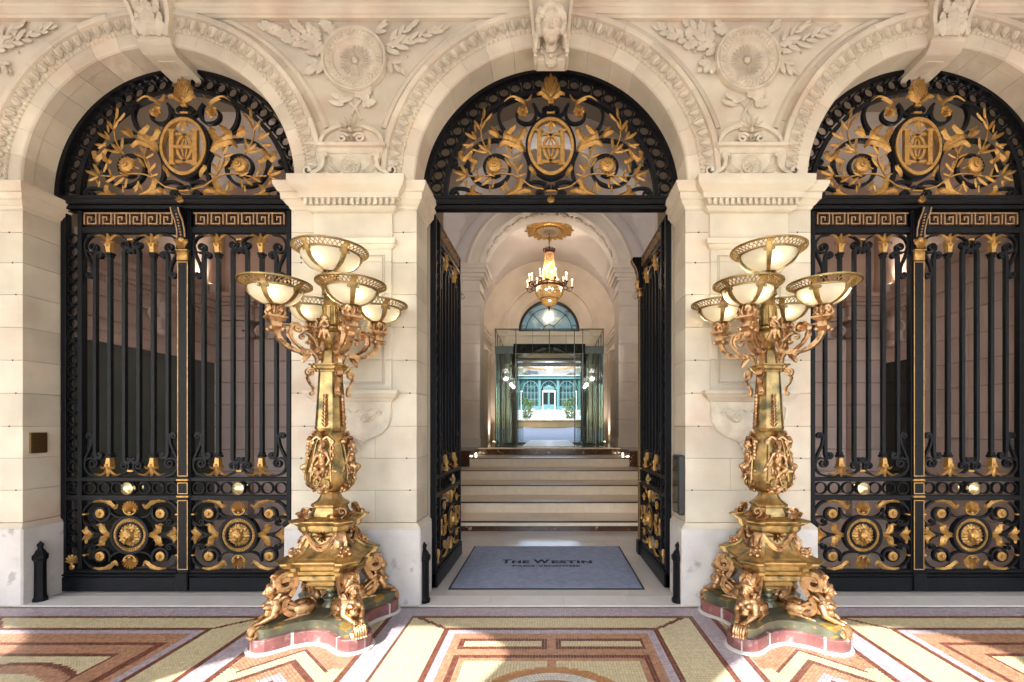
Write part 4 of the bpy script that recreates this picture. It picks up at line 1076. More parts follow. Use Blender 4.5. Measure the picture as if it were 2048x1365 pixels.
woman = G(); woman_face(woman, .135, False); sg.put(woman, T(.092, 0, .335) @ RZ(pi / 2))
for k in range(11):
    a = RAD(5 + 170 * k / 10); E_((.078 + .025 * sin(a), .060 * cos(a), .335 + .062 * sin(a)), (.022, .018, .017))
for t in range(4): K_((.068, -.048 + .010 * t, .385 + .018 * t), (.068, .048 - .010 * t, .385 + .018 * t), .022, .020)
K_((.06, 0, .44), (.088, 0, .475), .020, .011); K_((.088, 0, .475), (.072, 0, .497), .011, .010); E_((.060, 0, .487), (.013, .013, .013))
E_((.03, 0, .34), (.052, .052, .06)); K_((.02, .025, .28), (.01, .035, .22), .026, .02); K_((.02, -.025, .28), (.01, -.035, .22), .026, .02)
K_((-.24, .03, .06), (-.27, .0, .11), .018, .014); K_((-.27, 0, .11), (-.245, -.03, .15), .014, .014)
SPH = sculpt('sphinx_figure', sg, .0046, COPPER, 1)
# foot scroll under the paws
g = G()
g.loft([[(x, y, z_) for y in (-.060, .060)] + [(x2, y, z2) for y in (.060, -.060)] for (x, z_, x2, z2) in ((-.16, .0, -.16, -.03), (-.06, .0, -.08, -.04), (.0, -.01, -.06, -.07), (.03, -.05, -.03, -.10), (.035, -.10, -.01, -.13))])
for q in (-2, -1, 0, 1, 2): g.tube(crv([(-.03, q * .017, .0), (.022, q * .022, -.012), (.048, q * .022, -.06), (.045, q * .022, -.10), (.056, q * .026, -.122)], 3), lambda t: .0175 - .002 * t, 7)
for q in (-1, 1): g.bar(spiral(-.02, -.048, .052, .01, pi / 2, 1.6), .018, q * .062 - .008, q * .062 + .008); g.leaf(crv([(-.12, -.01), (-.05, -.02), (.01, -.08), (.03, -.12)], 4), .05, .02, q * .06, 5)
FOOT = g.mesh('scrolled_foot', COPPER, 50)
# big S leg between sphinx and body (profile in local XZ, +X outward)
def ribbon(path, w0, th, strands=3, m=COPPER):
    g = G()
    for k in range(strands):
        o = (k - (strands - 1) / 2) * w0 / strands
        g.bar(path, lambda t: th * (1 - .25 * abs(o) / w0), o - w0 / strands * .44, o + w0 / strands * .44)
    g.bar(path, th * .62, -w0 / 2, w0 / 2)
    return g
p = spiral(.365, .435, .014, .075, RAD(20), 1.5, 16)
p = p + crv([p[-1], (.335, .335), (.375, .285), (.365, .215), (.30, .185), (.25, .21)], 5)[1:]
g = ribbon(p, .115, .040, 4)
g.bar(crv([(.345, .50), (.30, .515), (.25, .50), (.22, .455), (.20, .47)], 5), .03, -.03, .03)
for q in (-1, 1):
    g.leaf(crv([(.33, .47), (.28, .50), (.23, .47), (.19, .49)], 4), .06, .03, q * .04, 5)
    g.leaf(crv([(.40, .36), (.44, .29), (.425, .22)], 4), .05, .03, q * .045, 4)
LEG = g.mesh('scroll_leg', COPPER, 45)
# seated nymph on the vase, facing +X, height about .34
fg = G(); sg2 = fg
K2 = lambda a, b, r0, r1: fg.cap_(a, b, r0, r1, 10)
K2((.03, 0, .10), (.045, .01, .19), .036, .040); K2((.045, -.035, .20), (.045, .045, .205), .024, .024); fg.ell((.075, -.02, .19), (.018, .017, .017)); fg.ell((.075, .03, .192), (.018, .017, .017))
K2((.05, .005, .215), (.06, .008, .245), .014, .013); wf = G(); woman_face(wf, .072, False); fg.put(wf, T(.062, .008, .272) @ RZ(pi / 2 - .3) @ RX(-.15))
fg.ell((.045, .008, .283), (.034, .036, .034)); fg.ell((.03, .01, .265), (.025, .034, .025))
K2((.045, -.045, .20), (.05, -.085, .135), .017, .013); K2((.05, -.085, .135), (.035, -.125, .085), .013, .010); K2((.045, .055, .205), (.055, .085, .15), .017, .013); K2((.055, .085, .15), (.075, .055, .10), .013, .010)
K2((.04, -.02, .10), (.105, -.03, .085), .034, .026); K2((.105, -.03, .085), (.075, .01, -.005), .023, .014); K2((.04, .03, .10), (.11, .05, .08), .034, .025); K2((.11, .05, .08), (.085, -.03, .01), .022, .013)
K2((.075, .01, -.005), (.095, .01, -.03), .013, .010); K2((.085, -.03, .01), (.105, -.045, -.012), .013, .010)
for k in range(6): K2((.03, -.07 + .03 * k, .085), (.06, -.085 + .034 * k, .03), .020, .013)
K2((.03, .10, .06), (.045, .15, .055), .022, .014); K2((.03, -.10, .08), (.03, -.14, .05), .018, .012)
for k in range(5): fg.ell((.03, .10 + .015 * (k % 2), .16 + .03 * k), (.016, .014, .018))
NYM = sculpt('seated_nymph', fg, .0042, COPPER, 1)
# cherub cup under a bowl
cg = G()
cg.cap_((0, 0, 0), (0, 0, .09), .035, .05)
for k in range(4):
    a = k * pi / 2 + .5; cf = G(); woman_face(cf, .062, True); cg.put(cf, RZ(a - pi / 2 + pi) @ T(0, -.062, .062)); cg.cap_((.05 * cos(a), .05 * sin(a), .03), (.035 * cos(a), .035 * sin(a), -.03), .02, .012)
    b = a + pi / 4; cg.cap_((.05 * cos(b), .05 * sin(b), .10), (.075 * cos(b), .075 * sin(b), .045), .012, .014); cg.cap_((.075 * cos(b), .075 * sin(b), .045), (.04 * cos(b), .04 * sin(b), -.01), .012, .010)
CHER = sculpt('cherub_cup', cg, .0042, COPPER, 1)
# lattice rim: RB bottom radius, RT top radius
def lattice(RB, RT, H, n=46):
    g = G(); d = 2 * pi / n
    for k in range(n):
        for q in (-1, 1):
            a0 = k * d; a1 = a0 + q * d * 1.5
            pth = [((RB + (RT - RB) * t) * cos(a0 + (a1 - a0) * t), (RB + (RT - RB) * t) * sin(a0 + (a1 - a0) * t), H * t ** .9) for t in (0, .5, 1)]
            g.tube(pth, .0034, 4, False)
    N = 64
    def hoop(r, z_, a, b): g.loft([[((r + dx) * cos(2 * pi * j / N), (r + dx) * sin(2 * pi * j / N), z_ + dz) for dx, dz in ((-a, -b), (a, -b), (a, b), (-a, b))] for j in range(N)], close=True)
    hoop(RB, .0, .006, .006); hoop(RT, H, .008, .006); return g
def bowl_parts(parent, M, R0=.232, H=.150, copper=False, rot=0.):
    RB, RT = R0 * 1.005, R0 * (1.34 if R0 < .22 else 1.26)
    pr = [(R0 * .27, 0), (R0 * .5, H * .10), (R0 * .74, H * .30), (R0 * .90, H * .56), (R0 * .975, H * .80), (R0, H)]
    g = G(); g.lathe(pr + [(r - .006, z_ + .003) for r, z_ in pr[::-1]], 48, cap=False)
    me = _cb.setdefault(('bowl', R0), g.mesh('glass_bowl', BOWL, 60)) if ('bowl', R0) not in _cb else _cb[('bowl', R0)]
    b = obj('glass_bowl', me, parent, M=M @ RZ(rot))
    k_ = ('lat', R0)
    if k_ not in _cb: _cb[k_] = lattice(RB, RT, .042).mesh('lattice_rim', BRASSD, 50)
    obj('lattice_rim', _cb[k_], b, M=T(0, 0, H))
    k_ = ('strap', R0)
    if k_ not in _cb:
        g = G(); pp = [(r + .005, z_) for r, z_ in pr] + [(RB + (RT - RB) * t, H + .042 * t + .002) for t in (.1, .5, 1)]
        lp = []
        for i, (r, z_) in enumerate(pp):
            w_ = .010 + .012 * (r / RT)
            lp.append([(r - .004, -w_, z_), (r + .003, -w_, z_), (r + .006, 0, z_ - .001), (r + .003, w_, z_), (r - .004, w_, z_)])
        g.loft(lp)
        for q in (-1, 1): g.tube([(R0 + .006, q * (.030 + y), H - .022 + z_) for y, z_ in spiral(0, 0, .014, .004, pi / 2, 1.2, 10)], .0042, 5)
        _cb[k_] = g.mesh('brass_strap', BRASS, 45)
    for k in range(5): obj('brass_strap', _cb[k_], b, M=RZ(2 * pi * k / 5 + .35))
    if 'bulb' not in _cb:
        g = G(); g.ell((0, 0, 0), (.016, .016, .024), nu=10, nv=7); _cb['bulb'] = g.mesh('light_bulb', BULB, 60)
        g = G(); g.lathe([(.03, -.01), (.06, .0), (.062, .012), (.03, .02)], 20); _cb['saucer'] = g.mesh('saucer', BRASSD, 40)
    for k in range(3):
        a = 2 * pi * k / 3 + .2; obj('light_bulb', _cb['bulb'], b, M=T(.70 * R0 * cos(a), .70 * R0 * sin(a), H * .55))
    obj('cherub_cup', CHER, b, M=T(0, 0, -.095) @ SC(.82, .82, .92))
    obj('saucer', _cb['saucer'], b)
    return b
def candelabrum(x, y, rz, label):
    L = empty('candelabrum', (x, y, 0), rz); tag(L, label, 'candelabrum', 'great bronze candelabra')
    P = plan4(.565, .125, .275)
    cen = lambda P, k: [(px * k, py * k) for px, py in P]
    def off(P, d):
        out = []; n = len(P)
        for i in range(n):
            a, b = P[i - 1], P[(i + 1) % n]; dx, dy = b[0] - a[0], b[1] - a[1]; l_ = math.hypot(dx, dy); out.append((P[i][0] - dy / l_ * d, P[i][1] + dx / l_ * d))
        return out
    g = G(); g.loft([lp3(off(P, -.022), .0), lp3(off(P, -.022), .010), lp3(off(P, .002), .022), lp3(off(P, .003), .125)]); core = obj('marble_plinth', g.mesh('marble_plinth', MORTAR), L, scale=(1, 1, .80))
    n = len(P); cuts = [0, 4, 8, 13, 17, 21, 26, 30, 34, 39, 43, 47, n]
    for a, b in zip(cuts, cuts[1:]):
        ids = list(range(a, b + 1)); outer = [Vector((*P[i % n], 0)) for i in ids]; inner = [Vector((*off(P, .06)[i % n], 0)) for i in ids]
        outer[0] = outer[0].lerp(outer[1], .10); inner[0] = inner[0].lerp(inner[1], .10); outer[-1] = outer[-1].lerp(outer[-2], .10); inner[-1] = inner[-1].lerp(inner[-2], .10)
        loop = [(v.x, v.y) for v in outer] + [(v.x, v.y) for v in inner[::-1]]
        g = G(); lo = [(u, v) for u, v in loop]
        g.loft([lp3(lo, .016), lp3(lo, .118), [(u * .992, v * .992, .126) for u, v in lo]]); obj('marble_block', g.mesh('marble_block', REDM), core)
    P2 = off(P, .030)
    g = G(); g.loft([lp3(P2, .122), lp3(P2, .20), lp3(off(P2, -.006), .205), lp3(off(P2, -.006), .215), lp3(off(P2, .012), .225), lp3(off(P2, .03), .235), lp3(off(P2, .06), .238)])
    bp = obj('bronze_plinth', g.mesh('bronze_plinth', VERD, 35), L, scale=(1, 1, .785))
    for k, a in enumerate(DG):
        M = RZ(a) @ T(.345, 0, .172) @ SC(.86, .76, .70)
        f = obj('sphinx', SPH, L, M=M); obj('scrolled_foot', FOOT, f, M=T(.195, 0, .012))
        obj('scroll_leg', LEG, L, M=RZ(a) @ T(-.03, 0, .02))
    g = G(); g.lathe([(.07, .18), (.06, .20), (.04, .225), (.06, .24), (.06, .25), (.03, .262), (.028, .28), (.045, .30), (.05, .32), (.04, .345), (.028, .36), (.05, .375)], 20)
    obj('pendant_knob', g.mesh('pendant_knob', VERD, 40), L)
    g = G(); g.loft([octo(a, z_) for a, z_ in ((.07, .335), (.11, .35), (.115, .37), (.17, .395), (.175, .41), (.165, .425), (.20, .44), (.225, .455), (.225, .485), (.20, .50))])
    obj('lower_basin', g.mesh('lower_basin', BRASS, 25), L)
    g = G(); g.loft([plan_sq(a, z_) for a, z_ in ((.215, .49), (.24, .50), (.245, .525), (.225, .53), (.228, .555), (.262, .565), (.268, .580), (.28, .592), (.28, .604), (.245, .612), (.235, .622), (.215, .63), (.20, .645))])
    obj('lower_cornice', g.mesh('lower_cornice', BRASS, 25), L)
    g = G(); g.loft([plan_sq(a, z_, .97) for a, z_ in ((.205, .64), (.180, .66), (.155, .70), (.142, .75), (.138, .79), (.150, .80))])
    body = obj('pedestal_body', g.mesh('pedestal_body', BRASS, 25), L)
    g = G(); g.loft([plan_sq(a, z_) for a, z_ in ((.15, .795), (.158, .80), (.168, .82), (.170, .85), (.190, .86), (.205, .875), (.215, .882), (.215, .892), (.175, .90), (.13, .912))])
    obj('upper_cornice', g.mesh('upper_cornice', VERD if False else BRASS, 25), L)
    if 'gar' not in _cb:
        g = G()
        path = [(.175 + .02 * sin(pi * t), -.115 + .23 * t, .785 - .10 * sin(pi * t)) for t in [j / 12 for j in range(13)]]
        for dx, dz in ((0, 0), (.008, -.014), (-.002, -.028)): g.tube([(x_ + dx, y_, z_ + dz) for x_, y_, z_ in path], lambda t: .008 + .008 * sin(pi * t), 6)
        _cb['gar'] = g.mesh('draped_garland', COPPER, 50)
        g = G(); rr = random.Random(5)
        p = crv([(.195, .79), (.215, .74), (.225, .69), (.265, .655), (.29, .66)], 5); g.put(ribbon(p, .05, .022, 3))
        for k in range(16): g.ell((.275 + rr.uniform(-.04, .035), rr.uniform(-.04, .04), .645 + rr.uniform(-.02, .04)), (.018, .016, .016), nu=7, nv=5)
        g.bar(spiral(.285, .665, .03, .008, -pi / 2, 1.4), .014, -.022, .022)
        for q in (-1, 1): g.leaf(crv([(.20, .78), (.235, .73), (.25, .69)], 4), .04, .02, q * .03, 5)
        _cb['cor'] = g.mesh('corner_acanthus', COPPER, 45)
        g = G(); g.put(palmette(.085, 7, 220, .3, .02)); g.put(palmette(.05, 5, 160, .35, .02), RY(pi)); _cb['pal'] = g.mesh('face_palmette', COPPER, 45)
        g = palmette(.085, 9, 170, .24, .018); g.bar(spiral(.0, .045, .04, .01, -pi / 2, 1.2), .012, -.03, -.008)
        for q in (-1, 1): g.leaf(crv([(q * .01, 0), (q * .05, .005), (q * .085, .03), (q * .11, .01)], 4), .03, .02, -.01, 4)
        _cb['shell'] = g.mesh('corner_shell', COPPER, 45)
    for k in range(4):
        obj('draped_garland', _cb['gar'], L, M=RZ(k * pi / 2) @ T(-.022, 0, .012)); obj('corner_acanthus', _cb['cor'], L, M=RZ(DG[k]) @ T(-.015, 0, 0))
        obj('face_palmette', _cb['pal'], L, M=RZ(k * pi / 2 + pi / 2) @ T(0, -.148, .775)); obj('corner_shell', _cb['shell'], L, M=RZ(DG[k] + pi / 2) @ T(0, -.205, .905) @ RX(-.35))
    g = G(); g.loft([octo(a, z_) for a, z_ in ((.125, .905), (.122, .93), (.115, .95), (.105, .975), (.12, .985), (.122, 1.0), (.108, 1.012), (.085, 1.03), (.07, 1.055), (.062, 1.075), (.075, 1.095))])
    obj('vase_foot', g.mesh('vase_foot', BRASS, 25), L)
    g = G(); g.loft([octo(a, z_, kk) for a, z_, kk in ((.072, 1.09, .55), (.11, 1.11, .55), (.165, 1.15, .55), (.192, 1.20, .55), (.198, 1.25, .55), (.185, 1.31, .55), (.160, 1.38, .55), (.140, 1.45, .55), (.135, 1.49, .55), (.145, 1.52, .55), (.135, 1.545, .55), (.115, 1.565, .55), (.105, 1.58, .58))])
    for k in range(4):     # raised framed corners
        gg = G()
        for q in (-1, 1): gg.bar(crv([(.03 * q, 1.13), (.055 * q, 1.20), (.052 * q, 1.30), (.038 * q, 1.42), (.03 * q, 1.50)], 4), .012, -.012, .01)
    vase = obj('vase', g.mesh('vase', BRASS, 40), L, scale=(.80, .80, 1))
    if 'vs' not in _cb:
        g = G()
        for q in (-1, 1):
            g.tube([(.205 - .06 * t * t, q * (.098 - .03 * t), 1.19 + .30 * t) for t in [j / 8 for j in range(9)]], .010, 6)
            g.tube([(.203, q * (.05 + x_), 1.175 + z_) for x_, z_ in spiral(0, 0, .032, .008, -pi / 2, 1.6 * q, 12)], .008, 6)
        g.tube([(.148 + .004, .07 * cos(a), 1.47 + .06 * sin(a)) for a in [pi * j / 10 for j in range(11)]], .010, 6)
        _cb['vs'] = g.mesh('vase_scrolls', BRASS, 45)
        g = palmette(.06, 7, 200, .3, .02); g.put(palmette(.03, 5, 160, .3, .02), T(0, 0, .03))
        for q in (-1, 1):
            g.bar(crv([(q * .01, -.02), (q * .05, .0), (q * .085, -.03)], 4) + spiral(q * .085, -.045, .016, .005, pi / 2, -1.2 * q), .016, -.035, 0)
        _cb['vshell'] = g.mesh('vase_shell', COPPER, 45)
        g = G(); rr = random.Random(8)
        for k in range(10): g.ell((rr.uniform(-.05, .05), rr.uniform(-.015, .01), rr.uniform(-.05, .05)), (.02, .016, .017), nu=7, nv=5)
        for q in (-1, 1): g.leaf(crv([(0, -.02), (q * .04, 0), (q * .08, .04)], 4), .035, .02, -.01, 4)
        _cb['swag'] = g.mesh('mask_swag', COPPER, 45)
        g = G()
        for k in range(9): 
            for q in (-1, 1): g.leaf([(0, k * .028), (q * .012, .012 + k * .028), (q * (.030 - .002 * k), .030 + k * .028)], .016, .012, -.004)
        g.tube([(0, -.006, 0), (0, -.006, .26)], .005, 5); _cb['drop'] = g.mesh('leaf_drop', COPPER, 45)
        p = spiral(.172, 2.02, .034, .008, RAD(150), -1.6, 14)[::-1] + crv([(.14, 2.035), (.13, 2.06), (.105, 2.055)], 4)
        p = spiral(.155, 2.03, .008, .034, 0, 1.4, 14) + crv([(.175, 1.99), (.16, 1.95), (.135, 1.92), (.128, 1.87)], 4)
        g = ribbon(p, .04, .014, 2)
        g.bar(spiral(.14, 1.865, .016, .004, pi / 2, -1.3), .009, -.016, .016); _cb['hip'] = g.mesh('hip_scroll', COPPER, 45)
        p = spiral(.20, 2.175, .006, .028, 0, 1.3, 14); p = p + crv([p[-1], (.16, 2.20), (.125, 2.175), (.115, 2.12)], 4)[1:]
        p = crv([(.105, 2.11), (.115, 2.16), (.15, 2.195), (.195, 2.205)], 5) + spiral(.20, 2.18, .026, .006, pi / 2, -1.4)
        _cb['upsc'] = ribbon(p, .035, .016, 2).mesh('upper_scroll', COPPER, 45)
        # arm
        p = crv([(.06, 2.30), (.09, 2.22), (.16, 2.185), (.25, 2.19), (.33, 2.225), (.375, 2.28), (.39, 2.335)], 6)
        g = G(); 
        for k in (-1, 0, 1): g.bar(p, lambda t: .022 + .014 * t, k * .016 - .0072, k * .016 + .0072)
        g.bar(p, lambda t: .014 + .010 * t, -.021, .021)
        p2 = crv([(.20, 2.205), (.26, 2.25), (.295, 2.31), (.285, 2.37), (.245, 2.385)], 5) + spiral(.245, 2.36, .026, .006, pi / 2, 1.3)
        g.bar(p2, .016, -.014, .014); g.leaf(p2[:-6], .055, .02, -.014, 8); 
        p3 = crv([(.10, 2.23), (.13, 2.29), (.175, 2.33), (.22, 2.32)], 4) + spiral(.21, 2.30, .022, .005, pi / 2, -1.2); g.bar(p3, .014, -.013, .013)
        p4 = crv([(.15, 2.17), (.19, 2.14), (.21, 2.10)], 4); g.leaf(p4, .04, .02, 0, 4)
        g.tube([(.10, 0, 2.385), (.38, 0, 2.375)], .008, 6)
        for k in range(7): t = p[10 + 3 * k]; g.ell((t[0], -.024, t[1]), (.009, .006, .009), nu=6, nv=4); g.ell((t[0], .024, t[1]), (.009, .006, .009), nu=6, nv=4)
        _cb['arm'] = g.mesh('scroll_arm', COPPER, 45)
        g = G(); sq = lambda a, z_: [(a, -a, z_), (a, a, z_), (-a, a, z_), (-a, -a, z_)]
        g.loft([sq(a, z_) for a, z_ in ((.030, 2.315), (.040, 2.325), (.052, 2.335), (.040, 2.345), (.032, 2.35), (.032, 2.385), (.045, 2.395), (.052, 2.405), (.066, 2.412), (.066, 2.425), (.03, 2.43))])
        for a in DG: g.ell((.055 * cos(a), .055 * sin(a), 2.332), .016, nu=8, nv=6)
        _cb['acap'] = g.mesh('square_capital', COPPER, 30)
    for k in range(4):
        A = k * pi / 2 - pi / 2
        obj('vase_scrolls', _cb['vs'], L, M=RZ(A) @ SC(.80, .80, 1)); obj('seated_nymph', NYM, L, M=RZ(A) @ T(.118, 0, 1.215) @ SC(.80, .74, .92))
        obj('vase_shell', _cb['vshell'], L, M=RZ(A + pi / 2) @ T(0, -.122, 1.53) @ SC(.85)); obj('mask_swag', _cb['swag'], L, M=RZ(A + pi / 2) @ T(0, -.12, 1.135) @ RX(.4))
        obj('leaf_drop', _cb['drop'], L, M=RZ(A + pi / 2) @ T(0, -.100, 1.61) @ RX(-.055) @ SC(.85, 1, 1)); obj('hip_scroll', _cb['hip'], L, M=RZ(DG[k])); obj('upper_scroll', _cb['upsc'], L, M=RZ(DG[k]))
        a = obj('scroll_arm', _cb['arm'], L, M=RZ(DG[k])); obj('square_capital', _cb['acap'], a, M=T(.392, 0, 0))
        bowl_parts(L, RZ(DG[k]) @ T(.392, 0, 2.505), .178, .118, rot=-DG[k] + k * .35)
    g = G(); g.loft([octo(a, z_) for a, z_ in ((.090, 1.575), (.100, 1.60), (.096, 1.62), (.076, 2.03), (.072, 2.05))]); sh = obj('tapered_shaft', g.mesh('tapered_shaft', BRASS, 25), L)
    g = G(); g.loft([plan_sq(a, z_) for a, z_ in ((.08, 2.04), (.085, 2.055), (.10, 2.065), (.105, 2.085), (.118, 2.092), (.118, 2.10), (.06, 2.108))]); g.loft([octo(a, z_) for a, z_ in ((.062, 2.105), (.055, 2.13), (.046, 2.20), (.04, 2.215))])
    obj('shaft_cap', g.mesh('shaft_cap', BRASS, 25), L)
    g = G(); g.lathe([(.03, 2.21), (.034, 2.22), (.026, 2.226), (.036, 2.235), (.028, 2.245), (.05, 2.26), (.09, 2.29), (.105, 2.325), (.10, 2.35), (.07, 2.37), (.085, 2.385), (.085, 2.40), (.05, 2.41), (.062, 2.42), (.056, 2.56), (.06, 2.57), (.052, 2.58), (.05, 2.65), (.065, 2.66), (.06, 2.70), (.075, 2.715), (.06, 2.73), (.04, 2.74), (.045, 2.76), (.06, 2.775)], 16)
    for k in range(10):
        a = 2 * pi * k / 10; g.tube([(.062 * cos(a), .062 * sin(a), 2.43), (.056 * cos(a), .056 * sin(a), 2.56)], .009, 5)
    obj('central_stem', g.mesh('central_stem', BRASS, 40), L)
    if 'cmask' not in _cb:
        q_ = G(); woman_face(q_, .10, True); q_.cap_((-.03, -.02, -.06), (-.055, -.01, -.12), .02, .012); q_.cap_((.03, -.02, -.06), (.055, -.01, -.12), .02, .012); q_.ell((0, -.01, .075), (.035, .02, .03))
        q_.cap_((0, -.02, -.05), (0, -.01, -.13), .028, .014); _cb['cmask'] = sculpt('crowned_mask', q_, .0042, COPPER, 1)
    for k in range(4): obj('crowned_mask', _cb['cmask'], L, M=RZ(k * pi / 2) @ T(0, -.095, 2.40) @ SC(.78))
    bowl_parts(L, T(0, 0, 2.845), .220, .135, rot=.2)
    return L
candelabrum(-1.765, -.455, 0.02, 'tall bronze candelabrum with five lit bowls left of the open doorway')
candelabrum(1.735, -.455, -0.02, 'tall bronze candelabrum with five lit bowls right of the open doorway')

# ------------------------------------------------------------ door mat with its lettering
dm = empty('door_mat', (0.0, 0.0, 0)); 
# corners of the mat on the floor: front y .30, back y 1.66
X0, X1, Y0, Y1 = -1.01, .925, .375, 1.96
g = G(); g.box(X0, X1, Y0, Y1, .004, .014); obj('rubber_edge', g.mesh('rubber_edge', MATE), dm)
g = G(); g.box(X0 + .022, X1 - .022, Y0 + .022, Y1 - .022, .006, .019); obj('carpet', g.mesh('carpet', MATM), dm)
tag(dm, 'blue grey carpet mat with dark lettering lying in the doorway', 'door mat')
def text(s_, size, x0, y, width, bold=.012, sy=1.0):
    cu = bpy.data.curves.new('t', 'FONT'); cu.body = s_; cu.size = size; cu.offset = bold; cu.space_character = 1.12; cu.resolution_u = 3
    o = bpy.data.objects.new('t', cu); COL.objects.link(o); dg = bpy.context.evaluated_depsgraph_get()
    me = bpy.data.meshes.new_from_object(o.evaluated_get(dg)); bpy.data.objects.remove(o)
    xs = [v.co.x for v in me.vertices]; w0 = max(xs) - min(xs); m0 = min(xs)
    for v in me.vertices: v.co = ((v.co.x - m0) * width / w0 + x0, v.co.y * sy + y, .0205)
    me.materials.clear(); me.materials.append(INK); me.name = 'lettering'; return me
# words: The Westin (small capitals) over Paris-Vendome
for s_, size, x0, y, width, b in (('T', .196, -.57, 1.19, .103, .010), ('HE', .14, -.453, 1.19, .206, .008), ('W', .196, -.206, 1.19, .20, .010), ('ESTIN', .14, .012, 1.19, .478, .008), ('PARIS-VEND\u00d4ME', .075, -.433, 1.06, .774, .004)):
    obj('lettering', text(s_, size, x0, y, width, b), dm)
# ------------------------------------------------------------ vestibule and hall
H0 = .012
vf = obj('vestibule_floor', (lambda q: q.box(-5.2, 5.2, .20, 2.90, -.02, -.001) and q)(G()).mesh('vestibule_floor', JOINT), kind='structure')
for iy in range(4):
    for ix in range(12):
        xa = -5.2 + ix * .88 + (.0 if iy % 2 else -.2); ya = .20 + iy * .675
        g = G(); g.box(xa + .001, xa + .879, ya + .001, ya + .674, -.01, .004); obj('floor_slab', g.mesh('floor_slab', MARBLE), vf)
# stairs
st = empty('staircase', (0, 2.85, 0)); st['kind'] = 'structure'; st['label'] = 'broad cream stone stairs rising to the hall'
yk = [2.85, 3.57, 4.40, 5.27, 6.12, 7.32]; HZ = [.153, .330, .508, .700, .893, 1.07]
for k in range(6):
    y0 = yk[k]; y1 = (yk[k + 1] if k < 5 else 8.0) + .05; hw = 2.6 if k < 4 else 1.80; top = HZ[k]; bot = HZ[k - 1] if k else 0
    m = STEP if k < 5 else EMPER
    cuts = [-hw, -hw * .45 + .12 * k, hw * .35 + .1 * (k % 2), hw]
    for a, b in zip(cuts, cuts[1:]):
        if k == 0: stone(st, a + .001, b - .001, y0 - 2.85 + .012, y1 - 2.85, .002, .085, EMPER, 0, 'riser_base'); stone(st, a + .001, b - .001, y0 - 2.85, y1 - 2.85, .086, top - .014, STEP, 0, 'step')
        elif k < 5: stone(st, a + .001, b - .001, y0 - 2.85, y1 - 2.85, bot - .02, top - .014, STEP, 0, 'step')
        else: stone(st, a + .001, b - .001, y0 - 2.85 + .01, y1 - 2.85, bot - .02, top - .03, EMPER, 0, 'riser_slab')
    if k < 5: stone(st, -hw, hw, y0 - 2.85 - .01, y0 - 2.85 + .06, top - .0145, top - .001, NOSE, 0, 'nosing_strip'); stone(st, -hw, hw, y0 - 2.85 + .06, y1 - 2.85, top - .014, top, STEP, 0, 'tread')
    else: stone(st, -hw, hw, y0 - 2.85 - .012, y0 - 2.85 + .10, top - .03, top + .001, STEP, 0, 'landing_edge')
for s_ in (-1, 1):
    a, b = (1.80, 2.6); xa, xb = (a, b) if s_ > 0 else (-b, -a)
    stone(st, xa, xb, 6.10 - 2.85, 8.0 - 2.85, .66, 1.055, EMPER, 0, 'marble_cheek'); stone(st, xa - .01, xb + .01, 6.08 - 2.85, 8.0 - 2.85, 1.055, 1.075, PLAT, 0, 'cheek_cap')
hf = obj('hall_floor', (lambda q: q.box(-3.2, 3.2, 7.38, 13.6, 1.0, 1.068) and q)(G()).mesh('hall_floor', PLAT), kind='structure')
g = G(); g.box(-.74, .74, 8.35, 13.6, 1.068, 1.073); obj('white_floor_strip', g.mesh('white_floor_strip', WHITEF), hf)
# side bays: walls with entablature and shop windows
def sidewall(s_, name, label, glass):
    r = empty(name, (s_ * 4.76, 1.3, 0)); tag(r, label, 'wall')
    X = lambda d: s_ * d if s_ > 0 else s_ * d
    def B(nm, d0, d1, ya, yb, z0, z1, m, c=0): 
        g = G(); g.box(s_ * d0, s_ * d1, ya - 1.3, yb - 1.3, z0, z1, c); return obj(nm, g.mesh(nm, m), r)
    y0 = .42 if s_ < 0 else 1.75
    B('wall_backing', .0, .3, .36, 2.6, 0, 6.0, SIDEST)
    B('shop_window', -.03, .02, y0, 2.35, .25, 2.50, glass); B('window_base', -.05, .02, y0, 2.35, 0, .25, BLACK)
    for z0, z1, d in ((2.50, 2.62, .05), (2.62, 2.74, .06), (2.74, 2.755, .10), (2.76, 2.98, .04), (2.98, 3.0, .09), (3.0, 3.05, .07), (3.05, 3.20, .05), (3.20, 3.24, .10), (3.24, 3.33, .14), (3.33, 3.40, .20), (3.42, 3.60, .05)):
        B('entablature_band', -d, .02, y0, 2.35, z0, z1, SIDEST, .004)
    for k in range(24):
        y = y0 + .05 + k * .095
        if y < 2.3: B('dentil', -.085, .0, y, y + .045, 3.14, 3.19, SIDEST)
    g = G()
    for k, yy in enumerate((1.35,) if s_ < 0 else (2.05,)):
        for q in (-1, 1): g.tube([(s_ * -.10, yy - 1.3 + q * (.10 + a_), 2.95 + b_) for a_, b_ in spiral(0, 0, .08, .02, q, 1.5)], .018, 6)
        g.box(s_ * -.12, 0, yy - 1.3 - .07, yy - 1.3 + .07, 2.72, 3.20, .02); g.ell((s_ * -.13, yy - 1.3, 3.0), (.05, .07, .12)); g.ell((s_ * -.12, yy - 1.3, 2.74), (.05, .09, .05))
    obj('carved_bracket', g.mesh('carved_bracket', SIDEST, 45), r)
    if s_ > 0:
        z = 0.
        while z < 5.4:
            B('stone', -.03, .0, .40, 1.05, z + .004, z + .29, SIDEST, .004); B('stone', -.03, .0, 1.054, 1.70, z + .004, z + .29, SIDEST, .004); z += .294
    return r
sidewall(-1, 'left_bay_wall', 'pinkish stone side wall with entablature behind the left gate', GREENG)
sidewall(1, 'right_bay_wall', 'stone side wall with dark window behind the right gate', DARKG)
